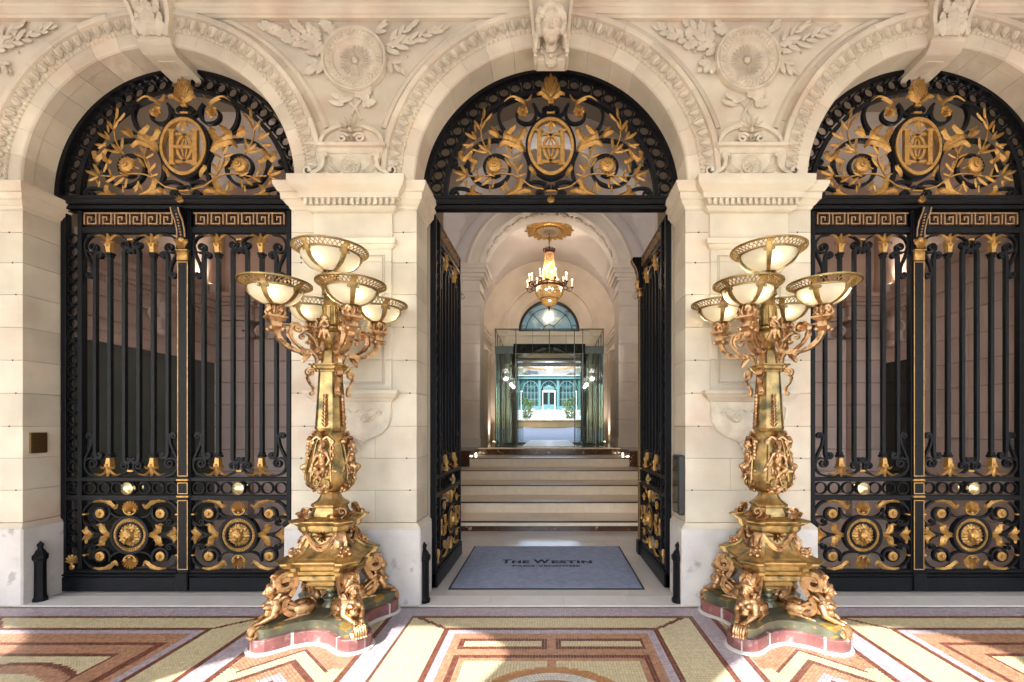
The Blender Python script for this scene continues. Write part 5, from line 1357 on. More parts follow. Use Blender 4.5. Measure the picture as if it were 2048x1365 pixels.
# back walls of the side bays with clustered pilasters
for s_ in (-1, 1):
    r = empty('bay_back_wall', (s_ * 3.7, 2.3, 0)); tag(r, ('pilasters and dark door in the back wall behind the %s gate' % ('left' if s_ < 0 else 'right')), 'wall')
    g = G(); g.box(-1.2, 1.05, .25, .5, 0, 6.0); g.box(s_ * -.95 - .1, s_ * -.95 + .1, .45, .2, 0, 6); obj('wall_backing', g.mesh('wall_backing', SIDEST), r)
    def PB(nm, a, b, ya, yb, z0, z1, m=SIDEST, c=.004):
        x0, x1 = (a, b) if s_ < 0 else (-b, -a); g = G(); g.box(x0, x1, ya, yb, z0, z1, c); return obj(nm, g.mesh(nm, m), r)
    z = .35
    while z < 2.85:
        z1 = min(z + .31, 2.86)
        PB('stone', -1.10, -.56, .0, .26, z + .003, z1, SIDEST); PB('stone', -.54, -.40, .10, .26, z + .003, z1, SIDEST); PB('stone', -.38, -.02, .06, .26, z + .003, z1, SIDEST); z += .313
    PB('pilaster_base', -1.13, -.53, -.03, .26, 0, .30); PB('pilaster_base', -.53, .0, .03, .26, 0, .30)
    for z0, z1, d in ((3.10, 3.16, .03), (3.17, 3.30, .0), (3.30, 3.34, .07), (3.34, 3.40, .11), (3.40, 3.46, .15)):
        PB('impost_band', -1.12 - .0, -.50 + d, -d - .02, .26, z0, z1); PB('impost_band', -.50 + d, .0 + d * .5, .06 - d, .26, z0, z1)
    g = G()
    for cx, w_ in ((-.83, .27), (-.19, .18)):
        cx = cx if s_ < 0 else -cx
        g.box(cx - w_, cx + w_, -.03 if w_ > .2 else .03, .2, 3.02, 3.09, .004); g.box(cx - w_ * .9, cx + w_ * .9, .0 if w_ > .2 else .06, .2, 2.86, 3.02)
        for q in (-1, 1): g.bar([(x_, z_) for x_, z_ in spiral(cx + q * w_ * .92, 2.94, .075, .015, pi / 2, -q * 1.8)], .025, -.06, .1)
    obj('ionic_capital', g.mesh('ionic_capital', SIDEST, 45), r)
    PB('dark_door', .03, .92, .18, .24, .0, 2.35, BLACK, 0); PB('door_glass', .09, .86, .165, .18, .1, 2.28, DARKG, 0); PB('door_header', .0, .95, .12, .25, 2.36, 2.60); PB('transom_window', .05, .90, .2, .24, 2.62, 3.2, DARKG, 0)
    for dx in (-.98, -.70):
        x = dx if s_ < 0 else -dx
        sp = empty('spotlight', (s_ * 3.7 + x, 2.20, 3.49)); tag(sp, 'small white %s spotlight on the cornice behind the %s gate' % (('left' if x < (-.8 if s_ < 0 else .8) else 'right'), 'left' if s_ < 0 else 'right'), 'spotlight', 'cornice spotlights')
        g = G(); g.tube([(0, 0, 0), (0, -.01, .09)], .032, 12); g.box(-.03, .03, -.03, .03, -.03, .0); obj('lamp_body', g.mesh('lamp_body', WHITEP, 40), sp)
        g = G(); g.lathe([(.026, .091), (.001, .093)], 12); obj('lamp_lens', g.mesh('lamp_lens', SPOTG), sp)
        ld = bpy.data.lights.new('spotlight_beam', 'SPOT'); ld.energy = 4; ld.specular_factor = 0; ld.color = (1, .86, .72); ld.spot_size = RAD(120); ld.spot_blend = .8; ld.shadow_soft_size = .03
        lo = bpy.data.objects.new('spotlight_beam', ld); COL.objects.link(lo); lo.parent = sp; lo.location = (0, -.01, .12); lo.rotation_euler = (RAD(180 + 35), 0, 0)

# vaults: height field z = max of two crossing barrels
def vault(name, x0, x1, y0, y1, zs, rx, ry, n=30, m=VAULT, flat=0.):
    cx, cyy = (x0 + x1) / 2, (y0 + y1) / 2; vs = []; fs = []
    for j in range(n + 1):
        for i in range(n + 1):
            x = x0 + (x1 - x0) * i / n; y = y0 + (y1 - y0) * j / n
            u = min(1, abs(x - cx) / ((x1 - x0) / 2)); v = min(1, abs(y - cyy) / ((y1 - y0) / 2))
            z = zs + max(rx * sqrt(max(0, 1 - u * u)), ry * sqrt(max(0, 1 - v * v))); vs.append((x, y, z))
    for j in range(n):
        for i in range(n): a = j * (n + 1) + i; fs.append((a, a + 1, a + n + 2, a + n + 1))
    g = G(); g.add(vs, fs); o = obj(name, g.mesh(name, m, 20, recalc=False), kind='structure'); return o
for k, ax in enumerate(AX): vault('corridor_vault', ax - 1.775, ax + 1.775, .34, 2.9, 3.9 if k != 1 else 4.4, 1.5, 1.4)
for px, lb in zip(PX, ('behind the far left pier', 'behind the pier left of the doorway', 'behind the pier right of the doorway', 'behind the far right pier')):  # unseen spotlights added on the pier backs to brighten the hall and vestibule
    sp = empty('spotlight', (px + (.3 if px < -4 else -.3 if px > 4 else 0), 1.06, 3.45)); tag(sp, 'added unseen fill spotlight on the back ' + lb, 'spotlight', 'added pier fill spotlights')
    g = G(); g.tube([(0, 0, 0), (0, .02, .09)], .032, 12); g.box(-.03, .03, -.11, .03, -.03, .0); obj('lamp_body', g.mesh('lamp_body', WHITEP, 40), sp)
    ld = bpy.data.lights.new('spotlight_beam', 'SPOT'); ld.specular_factor = 0; ld.energy = 165 if abs(px) < 4 else 26; ld.color = (1, .95, .92); ld.spot_size = RAD(88 if abs(px) < 4 else 150); ld.spot_blend = .9; ld.shadow_soft_size = .05
    lo = bpy.data.objects.new('spotlight_beam', ld); COL.objects.link(lo); lo.parent = sp; lo.location = (0, .03, .12); lo.rotation_euler = (RAD(180 - (62 if abs(px) < 4 else 10)), RAD(25 if px < 0 else -25) if abs(px) < 4 else 0, 0)
HW = 2.62
cp = empty('corridor_ribs', (0, 2.0, 0)); tag(cp, 'plain stone ribs and piers between the three bays of the vestibule', 'stone ribs')
for s_ in (-1, 1):
    g = G(); g.box(s_ * 1.66, s_ * 1.89, -1.05, .62, 3.86, 6.2); g.box(s_ * 1.60, s_ * 1.95, -1.05, .62, 3.80, 3.86, .01); obj('rib', g.mesh('rib', VAULT), cp)
    g = G(); g.box(s_ * 1.80, s_ * 2.80, .60, .90, 0, 8.2); obj('rib_pier', g.mesh('rib_pier', INSTONE), cp)
    for z0, z1, d in ((3.60, 3.66, .02), (3.66, 3.74, .05), (3.74, 3.80, .08)):
        g = G(); g.box(s_ * (1.80 - d), s_ * 2.8, .60 - d, .88, z0, z1, .004); obj('impost_band', g.mesh('impost_band', INSTONE), cp)
g = G(); g.box(-5.2, -1.7, .86, .95, 5.2, 6.4); g.box(5.2, 1.7, .86, .95, 5.2, 6.4); obj('rib_infill', g.mesh('rib_infill', VAULT), cp)
vault('hall_vault', -HW, HW, 2.6, 7.66, 5.2, 2.65, 2.65)
vault('inner_hall_vault', -2.45, 2.45, 8.45, 12.5, 5.35, 2.35, 2.25, 36)
# hall walls
hall = empty('hall_walls', (0, 5, 0)); tag(hall, 'cream stone hall with pilasters and round arch beyond the stairs', 'hall interior')
def HB(nm, x0, x1, y0, y1, z0, z1, m=INSTONE, c=.004): g = G(); g.box(x0, x1, y0 - 5, y1 - 5, z0, z1, c); return obj(nm, g.mesh(nm, m), hall)
for s_ in (-1, 1):
    z = 0
    HB('wall', s_ * HW, s_ * (HW + .3), 2.62, 13.7, 0, 8.2)
    # pilaster beside the arch and the arch pier, laid course by course
    z = 1.07; zz = [1.07 + .0, 1.30] + [1.30 + .49 * k for k in range(1, 8)]
    zz = [q for q in zz if q < 5.1] + [5.10]
    for a, b in zip(zz, zz[1:]):
        HB('stone', s_ * 1.80, s_ * 2.30, 7.67, 8.45, a + .004, b, INSTONE, .006)
        HB('stone', s_ * 2.30, s_ * 2.62, 7.60, 8.45, a + .004, b, INSTONE, .006)
    HB('pier_base', s_ * 1.77, s_ * 2.62, 7.57, 8.46, 1.06, 1.30)
    for z0, z1, d in ((5.10, 5.16, .03), (5.17, 5.40, .0), (5.40, 5.46, .05), (5.46, 5.56, .11), (5.56, 5.66, .16), (5.66, 5.79, .20)):
        HB('impost_band', s_ * (1.80 - d), s_ * 2.5, 7.67 - d, 8.45 + d * .5, z0, z1)
        HB('impost_band', s_ * (2.40 - d * .5), s_ * 2.62, 7.55 - d, 8.45 , z0 + .12, z1 + .12)
    g = G()
    for q in (0, 1): g.bar(spiral(s_ * 2.46 - s_ * .22 * q, 4.98, .10, .02, pi / 2, 1.7), .03, 7.48 - 5, 7.62 - 5)
    obj('ionic_capital', g.mesh('ionic_capital', INSTONE, 45), hall)
    # nearer side pilasters of the hall
    HB('pilaster', s_ * 2.45, s_ * 2.62, 6.6, 7.2, 1.07, 5.0); HB('pilaster_base', s_ * 2.38, s_ * 2.62, 6.5, 7.3, 1.07, 1.4)
    # second bay: pilasters, wall niches with relief drops
    HB('pilaster', s_ * 2.12, s_ * 2.45, 11.6, 12.4, 1.07, 4.25); HB('wall', s_ * 2.45, s_ * 2.62, 8.45, 12.5, 1.07, 5.4)
    for z0, z1, d in ((4.25, 4.33, .05), (4.33, 4.55, .02), (4.55, 4.62, .08), (4.62, 4.72, .14)): HB('cornice_band', s_ * (2.12 - d), s_ * 2.62, 8.5, 12.45, z0, z1)
    g = G()
    for k in range(6): g.ell((s_ * 2.40, 10.6 - 5, 5.0 + .17 * k), (.08, .13 + .03 * (k % 2), .12), nu=8, nv=6)
    obj('relief_drop', g.mesh('relief_drop', INSTONE, 45), hall)
    # recessed floor uplights
    for yy in (8.9, 11.9):
        ul = empty('floor_uplight', (s_ * 1.95, yy, 1.07)); tag(ul, 'small round uplight set in the hall floor, %s side, %s one' % ('left' if s_ < 0 else 'right', 'nearer' if yy < 10 else 'farther'), 'floor light', 'recessed floor lights')
        g = G(); g.lathe([(.055, 0), (.055, .006), (.04, .008)], 16); obj('light_rim', g.mesh('light_rim', WHITEP), ul)
        g = G(); g.lathe([(.038, .009), (.001, .010)], 16); obj('light_lens', g.mesh('light_lens', SPOTG), ul)
        ld = bpy.data.lights.new('uplight_beam', 'SPOT'); ld.energy = 26; ld.specular_factor = 0; ld.color = (1, .84, .68); ld.spot_size = RAD(95); ld.spot_blend = .9; ld.shadow_soft_size = .04
        lo = bpy.data.objects.new('uplight_beam', ld); COL.objects.link(lo); lo.parent = ul; lo.location = (0, 0, .03); lo.rotation_euler = (RAD(180), RAD(-s_ * 6), 0)
    # stair cheek lights
    for yy, zz_ in ((6.6, .80), (7.0, .93)):
        cl = empty('step_light', (s_ * 1.795, yy, zz_)); tag(cl, 'tiny step light in the dark marble cheek, %s side, %s' % ('left' if s_ < 0 else 'right', 'lower' if yy < 6.8 else 'upper'), 'step light', 'step lights')
        g = G(); g.box(-.008, .008, -.018, .018, -.022, .022, .002); obj('light_lens', g.mesh('light_lens', SPOTG), cl)
    ld = bpy.data.lights.new('step_beam', 'POINT'); ld.energy = 1.5; ld.color = (1, .8, .5); ld.shadow_soft_size = .02
    lo = bpy.data.objects.new('step_beam', ld); COL.objects.link(lo); lo.parent = cl; lo.location = (-s_ * .05, -.3, -.05)
# first arch of the hall
def cutwall(name, xh, y0, y1, zs, r, ztop, m=INSTONE, n=30, z0=5.6):
    pts = [(-xh, z0), (-xh, ztop), (xh, ztop), (xh, z0), (r, z0)] + [(r * cos(pi * k / n), zs + r * sin(pi * k / n)) for k in range(n + 1)] + [(-r, z0)]
    g = G(); g.prism(pts, y0 - 5, y1 - 5); return obj(name, g.mesh(name, m, 25), hall)
cutwall('arch_wall', HW + .1, 7.70, 8.45, 5.48, 1.80, 8.2, VAULT)
g = G(); g.arc([(1.793, 2.66), (1.793, 2.695), (2.2, 2.695), (2.2, 2.66), (2.14, 2.64), (2.10, 2.665), (1.88, 2.665), (1.86, 2.65)], 0, 5.48, RAD(8), RAD(172), 44); obj('archivolt', g.mesh('archivolt', INSTONE, 25), hall)
g = G()
for k in range(13):
    a = RAD(12 + 156 * k / 12); M = T(0, 0, 5.48) @ RY(-(a - pi / 2)) @ T(0, 2.98, 1.79)
    q = G(); q.lathe([(.12, .0), (.115, -.025), (.085, -.02), (.05, -.035), (.001, -.045)], 14); g.put(q, M)
    if k < 12:
        a2 = a + RAD(6.5); M = T(0, 0, 5.48) @ RY(-(a2 - pi / 2)) @ T(0, 2.98, 1.79); q = G(); q.ell((0, 0, 0), (.05, .06, .03), nu=8, nv=5); g.put(q, M)
obj('soffit_rosettes', g.mesh('soffit_rosettes', CARVE, 45), hall)
# back wall with the doorway and the lunette
pts_l = [(1.10 * cos(pi * k / 24), 5.12 + 1.10 * sin(pi * k / 24)) for k in range(25)]
g = G(); g.prism([(-2.7, 1.0), (-2.7, 8.2), (2.7, 8.2), (2.7, 1.0), (1.02, 1.0), (1.02, 3.85), (1.06, 4.3), (1.06, 5.0), (1.12, 5.12)] + [(1.12 * cos(pi * k / 24), 5.12 + 1.12 * sin(pi * k / 24)) for k in range(25)] + [(-1.12, 5.12), (-1.06, 5.0), (-1.06, 4.3), (-1.02, 3.85), (-1.02, 1.0)], 12.5 - 5, 12.9 - 5); 
# lintel between doorway and lunette is its own piece
obj('end_wall', g.mesh('end_wall', INSTONE, 25), hall)
g = G(); g.box(-1.10, 1.10, 12.515 - 5, 12.88 - 5, 3.80, 5.09); g.box(-1.6, 1.6, 12.44 - 5, 12.52 - 5, 4.92, 5.08, .01); g.box(-1.6, 1.6, 12.47 - 5, 12.52 - 5, 4.45, 4.50, .01); obj('lintel', g.mesh('lintel', INSTONE), hall)
g = G()
for r0, r1, d in ((1.13, 1.20, .04), (1.20, 1.32, .10), (1.32, 1.42, .05), (1.62, 1.70, .12), (1.70, 1.80, .05)): g.arc([(r0, 7.5 - d), (r0, 7.52), (r1, 7.52), (r1, 7.5 - d)], 0, 5.12, 0, pi, 40)
obj('archivolt', g.mesh('archivolt', INSTONE, 25), hall)
for s_ in (-1, 1):
    for z0, z1, d in ((4.90, 5.0, .05), (5.0, 5.11, .10)): HB('impost_band', s_ * (1.62 - d), s_ * (1.85 + d), 12.38 - d, 12.5, z0, z1)
lu = empty('lunette_window', (0, 12.6, 5.12)); tag(lu, 'half round window with black radial glazing bars high in the end wall', 'window')
g = G(); g.arc([(1.12, -.06), (1.12, .06), (1.03, .06), (1.03, -.06)], 0, 0, 0, pi, 40); g.box(-1.12, 1.12, -.06, .06, -.03, .02); obj('window_frame', g.mesh('window_frame', BLACK, 30), lu)
g = G(); g.arc([(.85, -.03), (.85, .03), (.83, .03), (.83, -.03)], 0, 0, 0, pi, 32); g.arc([(.24, -.03), (.24, .03), (.215, .03), (.215, -.03)], 0, 0, 0, pi, 16)
for a in (45, 135, 90): g.bar([(.23 * cos(RAD(a)), .23 * sin(RAD(a))), (1.04 * cos(RAD(a)), 1.04 * sin(RAD(a)))], .02, -.03, .03)
for a in (8, 45, 135, 172): g.ring(.93 * cos(RAD(a)), .93 * sin(RAD(a)), .09, .075, -.03, .03, 16)
obj('glazing_bars', g.mesh('glazing_bars', BLACK, 30), lu)
g = G(); g.prism([(1.04 * cos(pi * k / 24), 1.04 * sin(pi * k / 24)) for k in range(25)], -.004, .004); obj('pane', g.mesh('pane', GLASS2), lu)

# glass entrance lobby inside the hall
gl = empty('glass_lobby', (0, 7.85, 1.07)); tag(gl, 'greenish glass lobby with black steel beam and frames inside the hall', 'glass lobby')
def LBx(nm, x0, x1, y0, y1, z0, z1, m=BLACK): g = G(); g.box(x0, x1, y0, y1, z0, z1); return obj(nm, g.mesh(nm, m), gl)
fx = [-1.42, -.88, -.44, 0, .44, .88, 1.42]
for x in (-1.42, -.88, .66, .88, 1.42): LBx('glass_edge', x - .010, x + .010, -.01, .01, 0, 3.10)
for a, b in ((-1.42, -.88), (.88, 1.42)): LBx('pane', a, b, -.006, .006, 0, 2.46, GLASS)
for k, (a, b) in enumerate(zip(fx, fx[1:])): LBx('pane', a + .004, b - .004, -.006, .006, 2.47, 3.09, GLASS); 
for x in fx: LBx('glazing_bar', x - (.010 if x in (0, -.88, .88, -1.42, 1.42) else .004), x + (.010 if x in (0, -.88, .88, -1.42, 1.42) else .004), -.012, .012, 2.47, 3.10)
LBx('top_rail', -1.44, 1.44, -.015, .015, 3.09, 3.115); LBx('steel_beam', -1.44, -.95, .02, .30, 2.46, 2.66); LBx('steel_beam', .95, 1.44, .02, .30, 2.46, 2.66); LBx('mirror_beam', -.95, .95, .02, .10, 2.47, 2.72, DARKG)
for s_ in (-1, 1):
    for k in range(5):
        y = .5 + .62 * k; x = s_ * (1.42 - .0 * k)
        LBx('glass_fin', x - .012 * s_, x + .012 * s_, y, y + .03, 0, 3.05 - .02 * k); LBx('pane', x - .004, x + .004, y - .5 + (.03 if k else 0), y, 0, 2.46, GLASS)
        LBx('side_rail', x - .008, x + .008, y - .6, y, 3.08 - .02 * k, 3.10 - .02 * k)
    LBx('door_track', s_ * 1.30, s_ * .92, 1.2, 1.4, .0, .07); LBx('door_track', s_ * .96, s_ * .72, 1.95, 2.1, .0, .05)
    LBx('sliding_pane', s_ * .90, s_ * 1.38, 1.3, 1.312, .05, 2.46, GLASS); LBx('sliding_pane', s_ * .80, s_ * 1.3, 2.0, 2.012, .05, 2.46, GLASS); LBx('glass_edge', s_ * .80, s_ * .81, 1.99, 2.02, .05, 2.46); LBx('glass_edge', s_ * .90, s_ * .91, 1.29, 1.32, .05, 2.46)
    LBx('inner_wall_glass', s_ * .98, s_ * .99, 2.1, 4.9, 0, 2.7, GLASS)
    LBx('inner_wall_glass', s_ * 1.2, s_ * 1.21, 2.1, 4.9, 0, 2.7, GLASS)
LBx('glass_ceiling', -1.42, 1.42, .05, 2.1, 2.45, 2.456, GLASS); LBx('glass_ceiling', -1.0, 1.0, 2.12, 4.6, 2.40, 2.406, GLASS); LBx('ceiling_rail', -.90, .90, 1.30, 1.36, 2.36, 2.41)

# ceiling rose and chandelier
CY = 9.75
cr = empty('ceiling_rose', (0, CY, 7.58)); tag(cr, 'gilded leafy ceiling rose around a pale disc above the chandelier', 'ceiling rose')
g = G()
for k in range(24):
    a = 2 * pi * k / 24; L = .30 if k % 2 else .36
    q = G(); q.leaf(crv([(0, 0), (0, .4), (.06, .8), (.14, 1)], 4), .42, .12, 0, 4); g.put(q, RZ(a) @ T(.40, 0, 0) @ RZ(-pi / 2) @ RX(-pi / 2) @ SC(L))
    g.ell((.38 * cos(a), .38 * sin(a), -.02), (.05, .05, .04), nu=7, nv=5)
g.lathe([(.42, -.01), (.47, -.04), (.50, -.045), (.56, -.02), (.58, .0)], 40); obj('gilt_leaves', g.mesh('gilt_leaves', GILT, 50), cr)
g = G(); g.lathe([(.40, .0), (.38, -.03), (.30, -.035), (.28, -.02), (.17, -.03), (.16, -.06), (.02, -.08)], 32); obj('plaster_disc', g.mesh('plaster_disc', INSTONE, 40), cr)
ch = empty('chandelier', (0, CY, 5.86)); tag(ch, 'large crystal basket chandelier with candle lights hanging in the hall', 'chandelier')
for k in range(9):
    g = G(); N = 12; g.loft([[((.022 * cos(2 * pi * j / N)) + dx * cos(2 * pi * j / N), dy, .04 * sin(2 * pi * j / N) * 1.2 + dx * sin(2 * pi * j / N)) for dx, dy in ((-.006, -.006), (.006, -.006), (.006, .006), (-.006, .006))] for j in range(N)], close=True)
    obj('chain_link', _cb.setdefault('link', g.mesh('chain_link', BRONZEC, 40)), ch, (0, 0, 1.22 + .072 * k), (0, 0, (k % 2) * pi / 2))
g = G(); g.lathe([(.05, 1.02), (.14, 1.04), (.16, 1.10), (.12, 1.11), (.10, 1.14), (.03, 1.17), (.02, 1.22)], 20)
for k in range(10): a = 2 * pi * k / 10; g.put(palmette(.09, 5, 150, .35, .02), RZ(a) @ T(0, -.15, 1.09) @ RX(.3))
obj('bronze_crown', g.mesh('bronze_crown', BRONZEC, 40), ch)
def beads(prof, nb, name):
    g = G()
    for r, z_ in prof:
        n = max(8, int(nb * r / .5))
        for k in range(n):
            a = 2 * pi * (k + .5 * (prof.index((r, z_)) % 2)) / n; c = (r * cos(a), r * sin(a), z_); s_ = .015
            vs = [(c[0] + s_, c[1], c[2]), (c[0], c[1] + s_, c[2]), (c[0] - s_, c[1], c[2]), (c[0], c[1] - s_, c[2]), (c[0], c[1], c[2] + s_ * 1.3), (c[0], c[1], c[2] - s_ * 1.3)]
            g.add(vs, [(0, 1, 4), (1, 2, 4), (2, 3, 4), (3, 0, 4), (1, 0, 5), (2, 1, 5), (3, 2, 5), (0, 3, 5)])
    o = obj(name, g.mesh(name, CRYST, recalc=False), ch, kind='stuff'); return o
beads([(.13 + .20 * (1 - t) ** 1.8, .12 + .92 * t) for t in [k / 24 for k in range(25)]], 90, 'upper_crystal_strands')
beads([(.44 * cos(RAD(a)) ** .75, -.05 - .36 * sin(RAD(a))) for a in range(0, 62, 5)], 110, 'crystal_basket')
beads([(.24 * cos(RAD(a)) ** .8 + .01, -.36 - .22 * sin(RAD(a))) for a in range(0, 85, 8)], 110, 'lower_crystal_bowl')
g = G(); N = 40
for r_, z_, w_ in ((.43, .0, .03), (.26, -.36, .012), (.36, .10, .015)): g.loft([[((r_ + dx) * cos(2 * pi * j / N), (r_ + dx) * sin(2 * pi * j / N), z_ + dz) for dx, dz in ((-.01, -w_), (.01, -w_), (.015, w_), (-.015, w_))] for j in range(N)], close=True)
g.lathe([(.05, -.58), (.055, -.61), (.03, -.63), (.035, -.66), (.004, -.72)], 14)
obj('bronze_hoop', g.mesh('bronze_hoop', BRONZEC, 40), ch)
g = G(); p = crv([(.42, 0), (.50, -.06), (.56, -.02), (.54, .05), (.48, .05)], 4); p2 = crv([(.52, -.05), (.62, -.10), (.70, -.06), (.71, .0)], 4)
g.bar(p, .025, -.012, .012); g.bar(p2, .02, -.012, .012); g.bar(spiral(.60, .0, .05, .01, -pi / 2, 1.2), .014, -.01, .01); g.lathe([(.02, .0), (.05, .01), (.055, .03), (.02, .035)], 10, cx=.71); ARM = g.mesh('bronze_arm', BRONZEC, 40)
g = G(); g.lathe([(.016, .03), (.016, .22), (.012, .225)], 8, cx=.71); WX = g.mesh('candle', WAX, 40)
g = G(); g.ell((.71, 0, .25), (.014, .014, .032), nu=8, nv=6); FL = g.mesh('candle_bulb', FLAME, 60)
for k in range(14):
    a = 2 * pi * (k + .3) / 14; dz = .22 if k % 2 else 0.; kx = .75 if k % 2 else 1.
    ar = obj('bronze_arm', ARM, ch, M=RZ(a) @ T(0, 0, dz * .6) @ SC(kx, 1, 1)); cn = obj('candle', WX, ar); obj('candle_bulb', FL, ar)
for (x, y, z_) in ((.05, -.30, .70), (-.06, -.26, .62), (.10, -.30, .42), (-.12, -.40, -.16), (.12, -.40, -.15), (0, -.42, -.12), (.02, -.2, -.45)):
    g = G(); g.ell((x * .8, y * .8 + (.1 if z_ > .3 else 0), z_), (.03, .03, .03), nu=8, nv=6); obj('candle_bulb', g.mesh('candle_bulb', FLAME, 60), ch)
ld = bpy.data.lights.new('chandelier_glow', 'POINT'); ld.energy = 26; ld.color = (1, .86, .70); ld.shadow_soft_size = .12
lo = bpy.data.objects.new('chandelier_glow', ld); COL.objects.link(lo); lo.parent = ch; lo.location = (0, 0, .45)
# roof over the building so that daylight only enters by openings
g = G(); g.box(-7, 7, .06, 13.7, 8.6, 8.8); g.box(-7, 7, .06, .3, 5.96, 8.7); g.box(-5.6, -5.2, .3, 2.9, 0, 8.7); g.box(5.2, 5.6, .3, 2.9, 0, 8.7)
g.box(-5.3, -2.6, 2.66, 2.9, 3.4, 8.7); g.box(2.6, 5.3, 2.66, 2.9, 3.4, 8.7); g.box(-3.2, -2.9, 2.6, 13.7, 0, 8.7); g.box(2.9, 3.2, 2.6, 13.7, 0, 8.7)
rf = obj('roof', g.mesh('roof', CEIL)); tag(rf, 'plain plastered outer shell and roof of the hotel above the hall', 'roof')
# green sign glimpsed through the right grille
eg = G(); eg.box(-.07, .07, -.01, .01, -.045, .045, .004); e_ = obj('green_sign', eg.mesh('green_sign', EXITG), None, (3.42, 1.6, 4.15)); tag(e_, 'small green lit sign seen through the right arched grille', 'sign')

# ------------------------------------------------------------ courtyard
g = G(); g.add([(-14, 13.6, 1.06), (14, 13.6, 1.06), (14, 20, 1.50), (-14, 20, 1.50)], [(0, 1, 2, 3)]); g.add([(-14, 20, 1.50), (14, 20, 1.50), (14, 36, 2.95), (-14, 36, 2.95)], [(0, 1, 2, 3)]); g.add([(-14, 36, 2.95), (14, 36, 2.95), (14, 60, 2.95), (-14, 60, 2.95)], [(0, 1, 2, 3)])
obj('courtyard_ground', g.mesh('courtyard_ground', PAVE, recalc=False), kind='structure')
g = G(); g.box(-1.0, 1.0, 13.4, 20.2, 0, .01)
for k in range(4): pass
fo = empty('fountain', (0, 21.6, 1.55)); tag(fo, 'round ochre stone fountain with white water jet in the courtyard', 'fountain')
g = G(); g.lathe([(1.45, -.15), (1.55, .0), (1.55, .30), (1.62, .34), (1.62, .40), (1.45, .40), (1.42, .25)], 40); obj('basin', g.mesh('basin', GOLDST, 30), fo)
g = G(); g.lathe([(1.43, .30), (.01, .31)], 40); obj('water_surface', g.mesh('water_surface', WATER), fo)
g = G(); rr = random.Random(4)
for k in range(26): a = rr.uniform(0, 6.28); r_ = rr.uniform(0, .22); h_ = rr.uniform(.15, .85) * (1 - r_ * 2.6); g.cap_((r_ * 1.3 * cos(a), r_ * 1.3 * sin(a), .30), (r_ * cos(a), r_ * sin(a), .30 + h_), .05, .02, 6)
obj('water_jet', g.mesh('water_jet', WATER, 50), fo)
def shrub(x, y, z, h, r, lb, group, big=True):
    s_ = empty('potted_shrub', (x, y, z)); tag(s_, lb, 'potted shrub', group)
    g = G(); g.lathe([(.16 * r, 0), (.30 * r, .04), (.42 * r, .5 * r), (.46 * r, .52 * r), (.40 * r, .50 * r)], 14); obj('pot', g.mesh('pot', WPOT, 40), s_)
    g = G(); g.tube([(0, 0, .4 * r), (0, 0, h * .6)], .03, 6); obj('trunk', g.mesh('trunk', BARK), s_)
    g = G(); rr = random.Random(int(x * 100) + 7); n = 1500 if big else 300
    for k in range(n):
        a = rr.uniform(0, 6.28); t = rr.random(); zc_ = .42 * r + (h - .42 * r) * t if big else h * .72 + rr.uniform(-.3, .3) * r; rad = r * (sin(pi * (t * .85 + .12)) ** .6 if big else 1) * rr.uniform(.35, 1) ** .5 * (1 + .2 * sin(a * 3 + t * 9))
        if not big: rad *= .55
        c = Vector((rad * cos(a) * .8, rad * sin(a) * .8, zc_)); M = Euler((rr.uniform(0, 6), rr.uniform(0, 6), rr.uniform(0, 6))).to_matrix(); s2 = .055 if big else .04
        g.add([c + M @ Vector(v) * s2 for v in ((-.5, 0, 0), (0, -.9, .15), (.5, 0, 0), (0, .9, .15))], [(0, 1, 2, 3)])
    obj('foliage', g.mesh('foliage', LEAFM, recalc=False), s_, kind='stuff')
shrub(-1.50, 24.0, 1.80, 1.55, .62, 'bushy green shrub in a white pot left of the fountain', 'pair of large potted shrubs')
shrub(1.42, 24.0, 1.80, 1.6, .62, 'bushy green shrub in a white pot right of the fountain', 'pair of large potted shrubs')
for s_, nm in ((-1, 'left'), (1, 'right')): shrub(s_ * 1.35, 34.5, 2.80, 1.1, .6, 'small round topped shrub in a tapering white urn, %s of the courtyard door' % nm, 'small potted shrubs', False)
sp_ = empty('courtyard_steps', (0, 35.2, 2.78)); tag(sp_, 'low white steps up to the conservatory door', 'steps')
for k in range(3): g = G(); g.box(-1.1 + .1 * k, 1.1 - .1 * k, .3 * k, 2, .0 + .09 * k, .09 + .09 * k); obj('step', g.mesh('step', WPOT), sp_)
cv = empty('conservatory', (0, 37.5, 3.05)); cv.scale = (.65, 1, .68); tag(cv, 'teal iron and glass conservatory with arches and pedimented door', 'conservatory')
def CB(nm, x0, x1, z0, z1, m=TEAL, d=.1, y=0.): g = G(); g.box(x0, x1, y - d, y, z0, z1); return obj(nm, g.mesh(nm, m), cv)
CB('glass_wall', -9, 9, 0, 4.5, TEALG, .1, .4); CB('base_panel', -9, 9, 0, .62, TEAL, .12); CB('eaves', -9, 9, 4.25, 4.62, TEAL, .35); CB('eaves_cap', -9.1, 9.1, 4.62, 4.80, WPOT, .5)
for k in range(-16, 17):
    if abs(k) > 2: CB('mullion', k * .5 - .03, k * .5 + .03, .6, 4.25, TEAL, .08)
for z_ in (1.5, 2.4, 3.3): CB('transom', -9, -1.2, z_ - .025, z_ + .025); CB('transom', 1.2, 9, z_ - .025, z_ + .025)
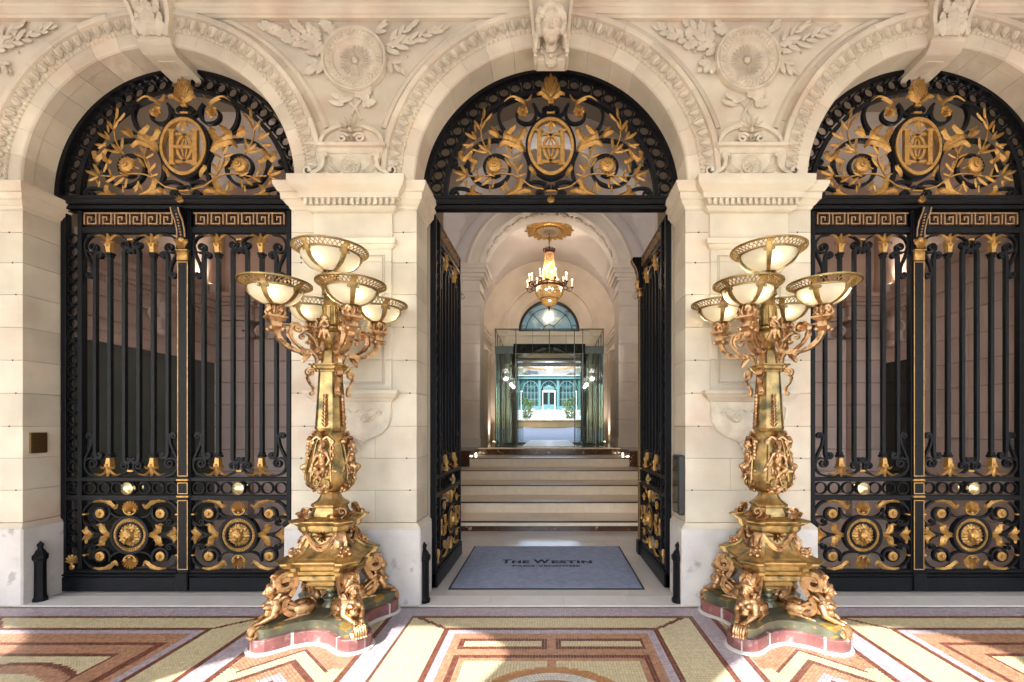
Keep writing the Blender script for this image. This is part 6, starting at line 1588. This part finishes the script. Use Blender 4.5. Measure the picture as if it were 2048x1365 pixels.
for k in (-3, -2, -1, 0, 1, 2, 3):
    x = k * 2.55; g = G(); g.arc([(1.12, -.12), (1.12, 0), (1.02, 0), (1.02, -.12)], x, 2.9, 0, pi, 20)
    for a in (30, 60, 90, 120, 150): g.bar([(x + .3 * cos(RAD(a)), 2.9 + .3 * sin(RAD(a))), (x + 1.03 * cos(RAD(a)), 2.9 + 1.03 * sin(RAD(a)))], .03, -.06, 0)
    g.arc([(.32, -.08), (.32, 0), (.28, 0), (.28, -.08)], x, 2.9, 0, pi, 12)
    obj('fan_arch', g.mesh('fan_arch', TEAL, 30), cv)
    for s_ in (-1, 1): CB('post', x + s_ * 1.2 - .07, x + s_ * 1.2 + .07, 0, 4.25, TEAL, .16)
d = obj('door', (lambda q: q.box(-.80, .80, -.3, -.1, .1, 2.4) and q)(G()).mesh('door', DARKG), cv)
for x in (-.86, -.06, .06, .86): CB('door_stile', x - .06, x + .06, 0, 2.5, WPOT if abs(x) > .5 else TEAL, .35)
CB('door_rail', -.8, .8, .1, .8, TEAL, .33); CB('door_head', -.95, .95, 2.45, 2.65, WPOT, .4)
g = G(); g.prism([(-.72, 2.66), (.72, 2.66), (.80, 3.0), (-.80, 3.0)], -.42, -.1); g.prism([(-.86, 3.0), (.86, 3.0), (0, 3.45)], -.46, -.1); obj('pediment', g.mesh('pediment', TEAL), cv)
hb = empty('courtyard_building', (0, 39.6, 3.0)); hb.scale = (.8, 1, .70); tag(hb, 'cream rendered building with tall windows above the conservatory', 'building')
g = G(); g.box(-10, 10, 0, 3, 4.8, 10); obj('wall', g.mesh('wall', CREAMW), hb)
for k in range(-3, 4):
    g = G(); g.box(k * 2.25 - .42, k * 2.25 + .42, -.08, 0.02, 5.35, 7.6); wn = obj('window', g.mesh('window', WPOT), hb); g = G(); g.box(k * 2.25 - .34, k * 2.25 + .34, -.10, -.07, 5.42, 7.5); obj('pane', g.mesh('pane', WINDK), wn); g = G(); g.box(k * 2.25 - .03, k * 2.25 + .03, -.12, -.09, 5.42, 7.5); obj('mullion', g.mesh('mullion', WPOT), wn)
for s_ in (-1, 1): g = G(); g.box(s_ * 9.6, s_ * 10, -24, 0, -1.4, 9); obj('side_wing', g.mesh('side_wing', CREAMW), hb)
aw = empty('white_awning_frame', (-2.9, 27.5, 1.9)); tag(aw, 'white tilted awning frame at the left of the courtyard', 'awning')
g = G(); g.box(-1.0, .95, -.3, .3, 1.85, 1.92); g.loft([[(-1.2, -.4, 2.35), (-1.2, .4, 2.35), (-1.2, .4, 2.42), (-1.2, -.4, 2.42)], [(.95, -.4, 1.95), (.95, .4, 1.95), (.95, .4, 2.05), (.95, -.4, 2.05)]]); obj('canopy', g.mesh('canopy', WPOT), aw)
g = G(); g.tube([(.85, -.3, 1.9), (.6, -.3, .0)], .04, 6); g.tube([(.55, -.3, 1.9), (.3, -.3, .0)], .04, 6); obj('pole', g.mesh('pole', WPOT), aw)
